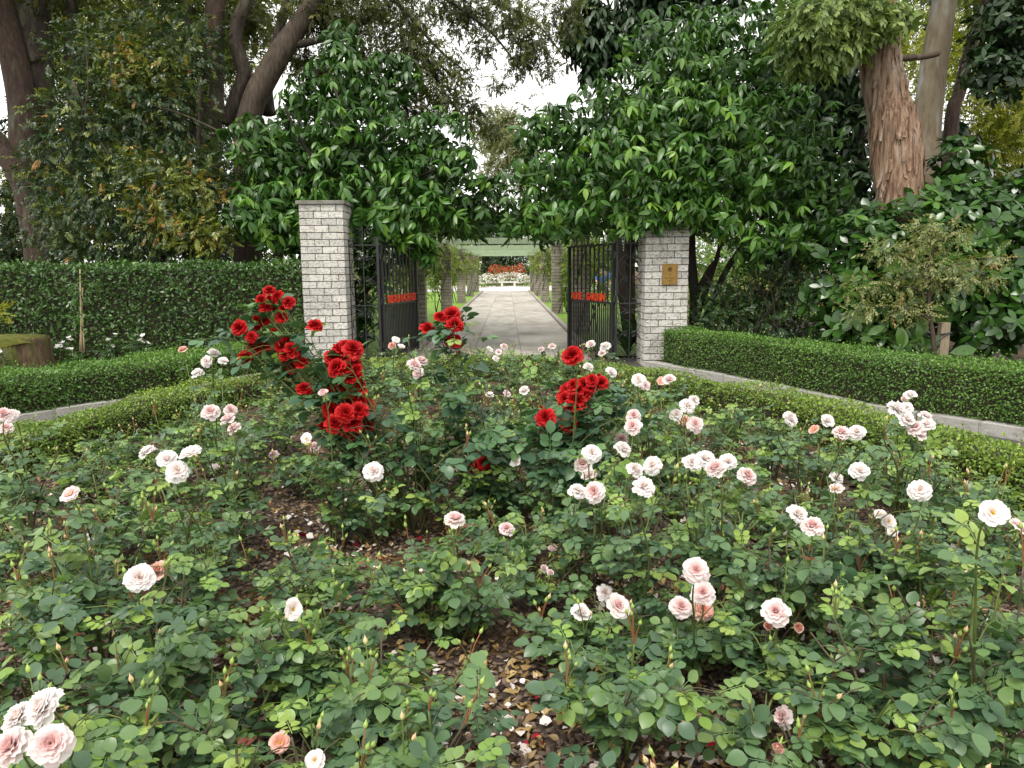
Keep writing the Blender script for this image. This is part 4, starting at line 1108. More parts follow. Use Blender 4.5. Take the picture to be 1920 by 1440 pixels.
def garden_bush(label, p, h, w, leafm, bloomm, nl, nb, group, name='garden_rose', bs=.045, cat='rose bush'):
    t = thing(name, label, cat, (p[0], p[1], .04), group)
    limb(t, 'stem', [(p[0], p[1], .03), (p[0] + .03, p[1], h * .6)], [.02, .012], M_twig, 5)
    B = [(np.array([p[0], p[1], h * .55]), np.array([w / 2, w / 2, h * .48]))]
    crown(t, B, nl, .16, T_spray, leafm, bias=.4, zmin=.08)
    if nb:
        pb, nb_, r_ = sample_blobs(B, nb, .18)
        pb[:, 2] = np.maximum(pb[:, 2], h * .35)
        z = nb_ + np.array([0, -.3, .5]); z /= np.linalg.norm(z, axis=1, keepdims=True)
        x = rand_dirs(nb); x -= z * (x * z).sum(1, keepdims=True); x /= np.linalg.norm(x, axis=1, keepdims=True)
        me = scatter('blooms', T_bloom, np.stack([x, np.cross(z, x), z], 2), pb - np.array(t.location), bs * rng.uniform(.7, 1.2, nb), rng.uniform(0, 1, nb), bloomm)
        obj('blooms', me, t, kind='stuff')
    return t
def copy_tree(o, loc, rz, s=1.0):
    c = o.copy(); COL.objects.link(c); c.location = loc; c.rotation_euler = (0, 0, rz); c.scale = (s, s, s)
    for ch in list(o.children):
        d = ch.copy(); COL.objects.link(d); d.parent = c
    return c
gp = [('pink', M_far, M_bp), ('cream', M_far, M_bc), ('red', M_far, M_br)]
spots = {0: [(-4.2, 21), (-6.0, 22), (-5.2, 24.5), (-7.6, 24), (-9, 27), (-4.3, 29), (-6.3, 30), (3.8, 22.5), (5.4, 24), (4.4, 28), (6.5, 29.5), (-11, 29), (8, 33)],
         1: [(-3.6, 23.5), (-8.4, 21.5), (-5.0, 27), (4.6, 20.5), (6.4, 21.5), (7.6, 25), (5.0, 31), (3.6, 34), (-4, 35), (-7, 35), (9, 28), (5.2, 26.5)],
         2: [(6.6, 23.2), (8.2, 22.4), (9.4, 24), (7.6, 21), (9.0, 20.8), (-8, 31), (10.6, 22.6), (5.8, 35)]}
for k, (c, lm, bm) in enumerate(gp):
    proto = None
    lab = {'pink': 'pink-flowering garden rose on the lawn beyond the gates', 'cream': 'cream-flowering garden rose on the lawn beyond the gates', 'red': 'red-flowering garden rose on the lawn beyond the gates'}[c]
    for i, (x, y) in enumerate(spots[k]):
        if proto is None:
            proto = garden_bush(lab, (x, y), 1.25, 1.5, lm, bm, 260, 90, c + ' garden roses beyond the gates')
        else:
            copy_tree(proto, (x, y, .04), random.uniform(0, 6.28), random.uniform(.8, 1.15))
# white roses and red mass at the end of the path, with the bench between
proto = None
for i, (px, d) in enumerate([(915, 61.5), (932, 62), (948, 64), (964, 64), (979, 62), (996, 61.5), (903, 60), (1010, 60)]):
    p = P(px, 540, d)
    if proto is None:
        proto = garden_bush('rounded white-flowering rose at the end of the path', (p.x, p.y), 1.15, 1.25, M_far, M_bw, 220, 190, 'white roses at the end of the path', bs=.075)
    else:
        copy_tree(proto, (p.x, p.y, .04), random.uniform(0, 6.28), random.uniform(.85, 1.1))
proto = None
for i, (px, d) in enumerate([(925, 69), (938, 70), (951, 69), (964, 70), (975, 69)]):
    p = P(px, 530, d)
    if proto is None:
        proto = garden_bush('tall red-flowering rose behind the white roses', (p.x, p.y), 1.9, 1.1, M_far, M_br, 240, 240, 'red roses behind the white roses', bs=.08)
    else:
        copy_tree(proto, (p.x, p.y, .04), random.uniform(0, 6.28), random.uniform(.9, 1.08))
p = P(953, 536, 60)
t = thing('bench', 'pale stone bench between white roses at the end of the path', 'bench', (p.x, 60, .05))
m = MB(); m.box((0, 0, .42), (1.5, .4, .09), bevel=.01); obj('seat', m.me('seat', M_plaza), t)
for s in (-.5, .5):
    m = MB(); m.box((s, 0, .185), (.16, .34, .37)); obj('leg', m.me('leg', M_plaza), t)

# climbing plants on the pergola posts
M_climb = leaf_mat('climber_leaf', [(.07, .12, .018), (.15, .22, .028), (.26, .32, .04), (.36, .30, .06)], rough=.45, transl=.35)
M_limeclimb = leaf_mat('lime_climber_leaf', [(.08, .16, .012), (.16, .27, .018), (.26, .36, .03)], rough=.45, transl=.4)
labs = ['leafy climber wound round the shaded first post on the capped pillar side', 'thin climber beside the first post behind the ROSE GARDEN gate',
        'climber with hanging shoots on the second post on the capped pillar side', 'lime-green vine on the second post near the ROSE GARDEN gate',
        'pink-flowered climber on the third post of the capped pillar side', 'brown-tipped climber on the third post of the plaque side',
        'bushy climber on the fourth post of the capped pillar side', 'bushy climber on the fourth post of the plaque side',
        'climber on the last post of the capped pillar side', 'climber on the last post of the plaque side']
for i, (cx, y) in enumerate(plist):
    t = thing('climbing_plant', labs[i], 'climber', (cx, y, .04))
    s = -1 if cx < 0 else 1
    for k in range(4):
        a = random.uniform(0, 6.28)
        pts = [(cx + s * .12 + .27 * math.cos(a + j * .5), y - .05 + .27 * math.sin(a + j * .5), .05 + j * .42) for j in range(6)]
        limb(t, 'stem', pts, [.018, .014, .012, .008], M_bark, 5, sub=3, seed=k)
    n = [380, 300, 480, 560, 560, 480, 520, 520, 420, 420][i]
    lime = i == 3
    B = [(np.array([cx + s * .34, y, 1.5]), np.array([.30, .42, .75])), (np.array([cx + s * .2, y, 2.3]), np.array([.55, .7, .32])), (np.array([cx, y - .1, 1.75]), np.array([.34, .34, .5]))]
    if lime: B = [(np.array([cx + .42, y - .15, 1.35]), np.array([.25, .35, .85])), (np.array([cx + .35, y - .1, .7]), np.array([.2, .3, .5]))]
    crown(t, B, n, .17, T_spray + T_sprayd, M_limeclimb if lime else M_climb, bias=.5, tmean=.4)
    if i in (4, 5, 6, 8):
        nb = 14
        pb, nn_, _ = sample_blobs(B, nb, .2)
        z = nn_ + np.array([0, -.6, .2]); z /= np.linalg.norm(z, axis=1, keepdims=True)
        x = rand_dirs(nb); x -= z * (x * z).sum(1, keepdims=True); x /= np.linalg.norm(x, axis=1, keepdims=True)
        obj('blooms', scatter('blooms', T_bloom, np.stack([x, np.cross(z, x), z], 2), pb - np.array(t.location), np.full(nb, .055), rng.uniform(0, 1, nb), M_bp), t, kind='stuff')

# far trees
def far_tree(label, px, d, blobs, n, size, mat, trunk, name='far_tree', tm=None, bark=None):
    p = P(px, 540, d)
    t = thing(name, label, 'tree', (p.x, p.y, 0))
    top = max(blobs, key=lambda b: b[0][2])[0]
    limb(t, 'trunk', [(p.x, p.y, 0), ((p.x + top[0]) / 2, p.y, top[2] * .55), tuple(top)], [trunk, trunk * .7, trunk * .2], bark or M_darkbark, 8)
    crown(t, blobs, n, size, tm or T_spray, mat, bias=.4, zmin=.05)
    return t
far_tree('dark rounded tree closing the end of the path', 915, 84, [blob(905, 495, 40, 48, 84), blob(870, 480, 40, 60, 84), blob(900, 455, 30, 26, 84)], 700, .9, M_fargreen, .3)
far_tree('dark broad tree closing the middle of the path end', 955, 86, [blob(950, 488, 36, 50, 86), blob(930, 470, 30, 45, 87), blob(955, 450, 36, 26, 86)], 700, .9, M_fargreen, .3)
far_tree('dark tree closing the path end on the plaque side', 1000, 85, [blob(995, 490, 38, 50, 85), blob(1040, 480, 40, 65, 85), blob(1000, 452, 34, 26, 85)], 700, .9, M_fargreen, .3)
far_tree('pale grey-green gum rising far beyond the garden', 880, 104, [blob(935, 235, 36, 28, 104), blob(915, 260, 26, 24, 104), blob(950, 250, 24, 22, 104)], 900, 1.0, M_gumleaf, .3, bark=M_gum)
far_tree('yellowish domed gum in front of the grey-green one', 1015, 100, [blob(965, 275, 42, 32, 100), blob(940, 300, 30, 28, 100), blob(990, 300, 26, 30, 100), blob(925, 330, 24, 22, 100), blob(985, 345, 22, 22, 100)], 1200, .95, M_gumleaf, .28, bark=M_gum)
far_tree('thin-crowned gum with bare stems low behind the pergola', 900, 102, [blob(905, 400, 30, 22, 102), blob(955, 420, 40, 22, 102), blob(880, 430, 40, 24, 102), blob(930, 370, 18, 14, 102)], 520, .9, M_gumleaf, .22, bark=M_gum)
for i, (px, d, w, h, lab) in enumerate([(760, 58, 90, 60, 'dark green tree across the lawn behind the lettered gate on the capped side'), (690, 60, 80, 70, 'dark green tree across the lawn behind the capped pillar'), (820, 72, 60, 55, 'mid green tree behind the pergola on the capped side'),
                                  (1130, 50, 80, 70, 'green tree across the lawn behind the ROSE GARDEN gate'), (1190, 46, 60, 60, 'green tree across the lawn behind the scroll screen by the plaque'), (1330, 44, 100, 70, 'green tree across the lawn past the plaque pillar'), (1450, 46, 90, 80, 'green tree across the lawn behind the dark twiggy shrub'), (1080, 70, 50, 50, 'mid green tree behind the pergola on the plaque side')]):
    far_tree(lab, px, d, [blob(px, 470, w, h, d), blob(px - w * .5, 490, w * .6, h * .6, d - 1), blob(px + w * .5, 480, w * .6, h * .7, d + 1)], 900, .55 if d < 65 else .8, [M_fargreen, M_far][i % 2], .25)

# ---- stump, white roses and canes behind the low hedge
sp = P(5, 660, 10.1)
t = thing('stump', 'broad mossy tree stump behind the low box hedge', 'tree stump', (sp.x, sp.y, .1))
M_stump = noise_mat('stump_wood', [(.03, .02, .012), (.09, .06, .035), (.15, .10, .06)], scale=6, stretch=(4, 4, .6), bump=1, bdist=.04, cols2=[(.05, .06, .01), (.10, .11, .018)], scale2=2, mix_lo=.46, mix_hi=.6)
M_moss = noise_mat('moss', [(.05, .06, .008), (.11, .12, .015), (.15, .15, .025)], scale=12, bump=1, bdist=.03, bscale=90)
zs = P(40, 633, 10.1).z - .1
m = MB(); m.tube([(0, 0, -.05), (0, 0, .1), (0, 0, .3), (0, .02, zs - .04), (0, .02, zs)], [.68, .60, .56, .53, .51], 40, cap=True, rough=.05, rseed=3, ridges=8, ridge_amp=.03)
obj('wood', m.me('wood', M_stump, smooth=True), t)
m = MB(); nrg = 24; vs = [(0, 0.02, zs + .05)] + [(.50 * math.cos(a) * (1 + .06 * math.sin(5 * a)), .02 + .50 * math.sin(a) * (1 + .06 * math.sin(4 * a)), zs + .012) for a in np.linspace(0, 2 * math.pi, nrg + 1)[:-1]] + [(.535 * math.cos(a), .02 + .535 * math.sin(a), zs - .10 - .05 * math.sin(3 * a)) for a in np.linspace(0, 2 * math.pi, nrg + 1)[:-1]]
fs = [(0, 1 + i, 1 + (i + 1) % nrg) for i in range(nrg)] + [(1 + i, 1 + nrg + i, 1 + nrg + (i + 1) % nrg, 1 + (i + 1) % nrg) for i in range(nrg)]
m.add(vs, fs); obj('moss', m.me('moss', M_moss, smooth=True), t)
# white rose bushes there
def white_bush(label, px, py, d, spread, nb, h):
    p = P(px, py, d)
    t = thing('white_rose_bush', label, 'rose bush', (p.x, p.y, .1))
    for k in range(4):
        limb(t, 'cane', [(p.x, p.y, .1), (p.x + random.uniform(-.1, .1), p.y + random.uniform(-.1, .1), p.z * .6), (p.x + random.uniform(-spread, spread), p.y + random.uniform(-.1, .1), p.z - .03)], [.008, .006, .003], M_twig, 5, sub=3)
    crown(t, [(np.array([p.x, p.y, p.z * .6]), np.array([spread * 1.1, spread, p.z * .38]))], 90, .12, T_spray, M_tall, bias=.5)
    mes = [tri_mesh('bloom', v, f, M_bw, np.full(len(v), .8)) for v, f in T_bloom]
    for k in range(nb):
        o = obj('bloom', mes[k % 2], t)
        o.location = (random.uniform(-spread, spread), random.uniform(-.15, .1), p.z - .1 + random.uniform(-.12, .06))
        o.rotation_euler = (random.uniform(-.2, .9), random.uniform(-.5, .5), random.uniform(0, 6))
        s = random.uniform(.042, .055); o.scale = (s, s, s)
white_bush('white-flowering rose between the mossy stump and the bamboo cane', 105, 640, 10.6, .22, 9, .7)
white_bush('white-flowering rose against the tall hedge, larger of two', 257, 632, 11.1, .12, 6, .7)
white_bush('white-flowering rose against the tall hedge with few blooms', 208, 634, 11.1, .08, 3, .7)
white_bush('white rose bloom in front of the mossy stump', 2, 664, 9.2, .07, 2, .6)
cp = P(155, 660, 11.0)
t = thing('young_climber', 'young plant tied to bamboo canes in front of the tall hedge', 'plant', (cp.x, cp.y, .1))
for k, (a, b) in enumerate([((153, 660), (150, 505)), ((158, 660), (152, 560)), ((150, 660), (155, 540))]):
    limb(t, 'cane', pix([a, ((a[0] + b[0]) / 2, (a[1] + b[1]) / 2), b], 10.95 + k * .02), [.012, .011, .008], M_bamboo, 6, sub=2)
crown(t, [blob(150, 535, 26, 26, 10.9, .15), blob(152, 580, 16, 40, 10.9, .12)], 46, .13, T_spray, M_big, tmean=.6)
t = thing('golden_shrub', 'small golden-leaved shrub at the end of the tall hedge', 'shrub', (P(-8, 640, 11.6).x, P(-8, 640, 11.6).y, .1))
limb(t, 'stem', pix([(-4, 660), (0, 620), (-6, 590)], 11.6), [.02, .016, .01], M_darkbark, 6)
crown(t, [blob(-8, 588, 24, 18, 11.6, .2)], 60, .12, T_spray, M_yel, tmean=.85)

# litter of twigs and leaves under the trees at the gate

# ================================================================== the rose bed
bed_in = off([Vector((p.x, p.y, 0)) for p in bedline], -.1)
bp = [(p.x, p.y) for p in bedline] + [(bedline[-1].x + .6, -2.5), (bedline[0].x - .6, -2.5)]
sheet('rose_bed', bp, M_mulch, 0.02)
BEDX = np.array([(p.x, p.y) for p in bedline])
def in_bed(x, y, margin=.35):
    # inside the polygon and away from the edging hedge
    poly = bp; ins = False; n = len(poly)
    for i in range(n):
        x1, y1 = poly[i]; x2, y2 = poly[(i + 1) % n]
        if (y1 > y) != (y2 > y) and x < (x2 - x1) * (y - y1) / (y2 - y1) + x1: ins = not ins
    return ins and np.min(np.hypot(BEDX[:, 0] - x, BEDX[:, 1] - y)) > margin

M_rl_old = leaf_mat('rose_leaf', [(.052, .105, .054), (.078, .148, .062), (.112, .195, .064), (.18, .27, .068)], rough=.36, transl=.2, src='object', pos=[0, .4, .8, 1], vary=.25)
M_rl_young = leaf_mat('young_rose_leaf', [(.14, .25, .05), (.21, .34, .07), (.29, .40, .09), (.16, .26, .05)], rough=.38, transl=.3, src='object', vary=.2)
M_rl_red = leaf_mat('red_new_leaf', [(.13, .03, .022), (.20, .055, .025), (.16, .10, .03)], rough=.35, transl=.25, src='object')
M_rl_dark = leaf_mat('dark_rose_leaf', [(.032, .078, .044), (.05, .115, .054), (.07, .15, .06), (.10, .20, .062)], rough=.38, transl=.16, src='object', vary=.2)
M_cane = noise_mat('green_cane', [(.05, .08, .02), (.10, .14, .035), (.14, .11, .045)], scale=9, rough=.5, bump=.2, bdist=.002)
M_caneold = noise_mat('old_cane', [(.035, .035, .018), (.07, .06, .035), (.11, .09, .055)], scale=14, rough=.7, bump=.4, bdist=.003)
M_stalkred = noise_mat('reddish_stalk', [(.14, .05, .025), (.22, .09, .04), (.13, .13, .04)], scale=9, rough=.5, bump=0)
M_bud = noise_mat('green_bud', [(.20, .30, .06), (.32, .42, .11)], scale=20, rough=.45, bump=0, stretch=(1, 1, .3))
M_budpink = noise_mat('pink_bud', [(.60, .20, .14), (.74, .42, .30), (.62, .5, .26)], scale=14, rough=.5, bump=0, stretch=(1, 1, .3))
M_pink = petal_mat('pink_petal', [(.72, .42, .40), (.82, .60, .58), (.88, .76, .75), (.90, .85, .84)], transl=.45)
M_white = petal_mat('blush_white_petal', [(.86, .72, .66), (.89, .82, .79), (.90, .87, .855), (.90, .885, .88)], transl=.45)
M_salmon = petal_mat('salmon_petal', [(.66, .26, .17), (.76, .42, .34), (.80, .56, .49)], transl=.35)
M_crim = petal_mat('crimson_petal', [(.18, .0015, .002), (.33, .003, .005), (.43, .005, .007), (.49, .011, .010)], transl=.2)
M_stamen = noise_mat('golden_stamens', [(.55, .33, .04), (.7, .5, .08)], scale=60, rough=.7, bump=0)

def petal(L, W, a0, a1, az, r0, z0, ruf, seed, nu=5, nv=4):
    """cupped petal leaving the centre at azimuth az; a0, a1: lean from upright at its base and tip"""
    r = random.Random(seed); V = []
    rr, zz = r0, z0
    ph = r.uniform(0, 6.28); f2 = r.uniform(1.6, 2.6)
    for j in range(nv + 1):
        v = j / nv
        a = a0 + (a1 - a0) * v ** 1.25
        if j:
            rr += L / nv * math.sin(a); zz += L / nv * math.cos(a)
        w = W * (.28 + .72 * math.sin(min(1, v * 1.35) * math.pi / 2)) * (1 - .45 * max(0, v - .72) / .28 * .55)
        for i in range(nu):
            u = i / (nu - 1) * 2 - 1
            edge = ruf * L * (math.sin(u * 3.1 * f2 + ph) * v ** 2)
            cup = .22 * L * u * u * (1 - .35 * v)
            tipc = -.10 * L * abs(u) ** 2 * v          # rounded tip
            cr, sr = math.cos(az), math.sin(az)
            x_ = rr - cup * math.cos(a) * .8 + tipc * math.sin(a) + edge * math.cos(a) * .6
            z_ = zz + cup * math.sin(a) * .6 + tipc * math.cos(a) + edge * math.sin(a)
            y_ = u * w / 2
            V.append((x_ * cr - y_ * sr, x_ * sr + y_ * cr, z_))
    Fc = []
    for j in range(nv):
        for i in range(nu - 1):
            a = j * nu + i
            Fc += [(a, a + 1, a + nu + 1), (a, a + nu + 1, a + nu)]
    return np.array(V), np.array(Fc)
def rose_bloom(kind, seed):
    """unit bloom (about 1 across), opening towards +Z"""
    r = random.Random(seed); parts, tints = [], []
    if kind == 'full':
        rings = [(8, .50, .42, 1.0, 2.0, .05, -.08, .07), (9, .48, .36, .8, 1.65, .05, -.05, .09), (9, .44, .33, .6, 1.35, .05, -.02, .10), (9, .40, .29, .42, 1.05, .045, .0, .11), (8, .35, .25, .28, .85, .04, .02, .12), (7, .30, .21, .15, .65, .03, .04, .13), (5, .26, .17, .05, .45, .015, .05, .13)]
    elif kind == 'cup':
        rings = [(6, .50, .52, .8, 1.55, .05, -.06, .04), (5, .46, .48, .45, 1.05, .05, -.03, .04), (5, .40, .40, .2, .65, .05, 0, .04), (5, .34, .32, .05, .35, .04, .03, .04), (4, .30, .24, 0, .15, .022, .05, .03), (3, .26, .16, 0, .02, .01, .06, .02)]
    elif kind == 'open':
        rings = [(7, .50, .48, 1.1, 1.6, .05, -.02, .06), (6, .42, .42, .85, 1.3, .05, 0, .07), (5, .26, .24, .6, 1.0, .05, .02, .08)]
    else:   # half closed, petals upright
        rings = [(5, .46, .46, .45, .95, .04, -.06, .03), (5, .46, .42, .22, .5, .04, -.04, .03), (4, .44, .34, .08, .22, .03, 0, .02), (3, .42, .24, 0, .05, .015, .02, .02)]
    nr = len(rings)
    for k, (n, L, W, a0, a1, r0, z0, ruf) in enumerate(rings):
        for i in range(n):
            az_ = 2 * math.pi * i / n + k * .61 + r.uniform(-.16, .16)
            v, f = petal(L * r.uniform(.88, 1.1), W * r.uniform(.9, 1.12), a0 + r.uniform(-.16, .16), a1 + r.uniform(-.35, .35), az_, r0, z0, ruf, r.random())
            parts.append((v, f))
            base = 1 - k / max(1, nr - 1)
            tt = np.clip(.28 + .62 * base + r.uniform(-.25, .2) + .12 * (np.linalg.norm(v, axis=1) - .3), 0, 1)
            tints.append(tt)
    V, Fc = join_tmpl(parts)
    return V, Fc, np.concatenate(tints)
KINDS = ['full', 'full', 'full', 'full', 'full', 'full', 'cup', 'cup', 'cup', 'open', 'open', 'half', 'half']
BLOOM = {}
for key, m_ in (('P', M_pink), ('W', M_white), ('S', M_salmon), ('R', M_crim)):
    BLOOM[key] = {}
    for i, kd in enumerate(KINDS):
        V, Fc, tt = rose_bloom(kd, 11 * i + 3)
        BLOOM[key].setdefault(kd, []).append(tri_mesh('bloom', V, Fc, m_, tt, smooth=True))
# golden middle and green calyx
st_m = MB()
for k in range(26):
    a, e = random.uniform(0, 6.28), random.uniform(.1, 1.0)
    st_m.tube([(0, 0, .03), (.13 * math.cos(a) * e, .13 * math.sin(a) * e, .11)], [.008, .012], 4)
stamen_me = st_m.me('stamens', M_stamen)
cal = []
for k in range(5):
    a = 2 * math.pi * k / 5
    cal.append(xform(leaf_tmpl(.36, .12, 2, .1, .5), one_frame([math.cos(a), math.sin(a), -.25], [0, 0, 1]), 1, (0, 0, -.10)))
hipv = MB(); hipv.tube([(0, 0, -.24), (0, 0, -.17), (0, 0, -.08), (0, 0, -.04)], [.03, .075, .085, .06], 7)
hv = np.array(hipv.v); hf = []
for f in hipv.f:
    for k in range(1, len(f) - 1): hf.append((f[0], f[k], f[k + 1]))
cv, cf = join_tmpl(cal + [(hv, np.array(hf))])
calyx_me = tri_mesh('calyx', cv, cf, M_bud, np.full(len(cv), .5), smooth=True)
# buds
def bud_mesh(name, mat, slim=1.0):
    m = MB(); m.tube([(0, 0, 0), (0, 0, .12), (0, 0, .38), (0, 0, .62), (0, 0, .82), (0, 0, 1.0), (0, 0, 1.25)], [.06 * slim, .22 * slim, .30 * slim, .26 * slim, .14 * slim, .05, .008], 8)
    return m.me(name, mat, smooth=True)
bud_me, budpink_me = bud_mesh('bud', M_bud), bud_mesh('bud', M_budpink, .95)
sep = MB()
for k in range(5):
    a = 2 * math.pi * k / 5; c, s = math.cos(a), math.sin(a)
    sep.add([(c * .22 - s * .14, s * .22 + c * .14, .14), (c * .22 + s * .14, s * .22 - c * .14, .14), (c * .33, s * .33, .45), (c * .20, s * .20, .85)], [(0, 1, 2), (0, 2, 3), (1, 3, 2)])
sepal_me = sep.me('sepals', M_bud)

# compound leaf: five rounded leaflets on a thin stalk
def rose_leaf(seed, n=5, W=.78):
    r = np.random.default_rng(seed); parts = []
    seats = [(1.0, 0, 1.1)] + [(.70, s, 1.0) for s in (-1, 1)] + [(.42, s, .9) for s in (-1, 1)] + ([(.17, s, .7) for s in (-1, 1)] if n >= 7 else [])
    sag = r.uniform(.05, .3)
    for (t, s, sz) in seats:
        d = np.array([s * 1.0, .45 if s else 1.0, r.uniform(-.3, .12) - sag * t])
        nv = np.array([-.25 * s + r.uniform(-.3, .3), r.uniform(-.25, .25), 1.0])
        L = (.40 if n < 7 else .345) * sz * r.uniform(.85, 1.12)
        v, f = leaf_tmpl(L, L * W * r.uniform(.92, 1.08), 4, r.uniform(.08, .3), r.uniform(.0, .35), .47, .62)
        parts.append(xform((v, f), one_frame(d, nv), 1, (s * .03, t * .62, -sag * t * t * .4)))
    sv = np.array([(-.012, 0, 0), (.012, 0, 0), (.01, .31, -sag * .1), (-.01, .31, -sag * .1), (.006, .64, -sag * .4), (-.006, .64, -sag * .4)])
    parts.append((sv, np.array([(0, 1, 2), (0, 2, 3), (3, 2, 4), (3, 4, 5)])))
    return join_tmpl(parts)
def leaf_set(mat, ks, W=.78, n=5):
    out = []
    for k in ks:
        v, f = rose_leaf(k, n, W)
        out.append(tri_mesh('leaf', v, f, mat, np.full(len(v), .5), smooth=False))
    return out
L_old = leaf_set(M_rl_old, range(8), .8, 7) + leaf_set(M_rl_old, range(8, 12), .8, 5); L_young = leaf_set(M_rl_young, range(20, 26), .74, 7); L_red = leaf_set(M_rl_red, range(30, 33), .5); L_dark = leaf_set(M_rl_dark, range(40, 46), .72)

def put(name, me, parent, pos, zdir, spin, s):
    z = Vector(zdir).normalized(); q = z.to_track_quat('Z', 'Y') @ Matrix.Rotation(spin, 3, 'Z').to_quaternion()
    o = obj(name, me, parent); o.rotation_mode = 'QUATERNION'; o.rotation_quaternion = q; o.location = pos; o.scale = (s, s, s)
    return o
def put_leaf(me, parent, pos, d, nv, s):
    # no leaf grows straight across an open bloom
    w = Vector(parent.location) + Vector(pos) + Vector(d).normalized() * s * .55
    c = CAM_IT @ (w - CAM_O)
    if c.z < -.3:
        px, py = 960 - c.x / c.z * F_PX, 720 + c.y / c.z * F_PX
        rl = s * .40 * F_PX / -c.z
        if np.any((np.hypot(OPEN[:, 0] - px, OPEN[:, 1] - py) < OPEN[:, 2] * .5 + rl * .75) & (OPEN[:, 3] > -c.z - .05)):
            return None
    fm = one_frame(d, nv) * s
    m4 = Matrix.Identity(4)
    for r_ in range(3):
        for c_ in range(3): m4[r_][c_] = float(fm[r_, c_])
    m4.translation = pos
    return obj('leaf', me, parent, mat4=m4)
def add_bud(t, pos, zd, s, pink):
    o = put('bud', budpink_me if pink else bud_me, t, pos, zd, random.uniform(0, 6), s)
    if pink:
        c = obj('sepals', sepal_me, o)
def bloom_at(t, base, p, dia, key, kind=None, face=None):
    """a bloom at world point p on bush t, its own stalk growing out of the bush"""
    kd = kind or random.choice(['full', 'full', 'full', 'cup', 'open'] if key == 'W' else ['full', 'full', 'cup'])
    if face is None:
        face = Vector((random.uniform(-.5, .5), random.uniform(-.95, -.15), random.uniform(.45, 1.0)))
    face = Vector(face).normalized()
    loc = p - base
    b = put('bloom', random.choice(BLOOM[key][kd]), t, loc, face, random.uniform(0, 6.28), dia)
    obj('calyx', calyx_me, b)
    if kd == 'open': obj('stamens', stamen_me, b)
    return loc - face * dia * .2, face

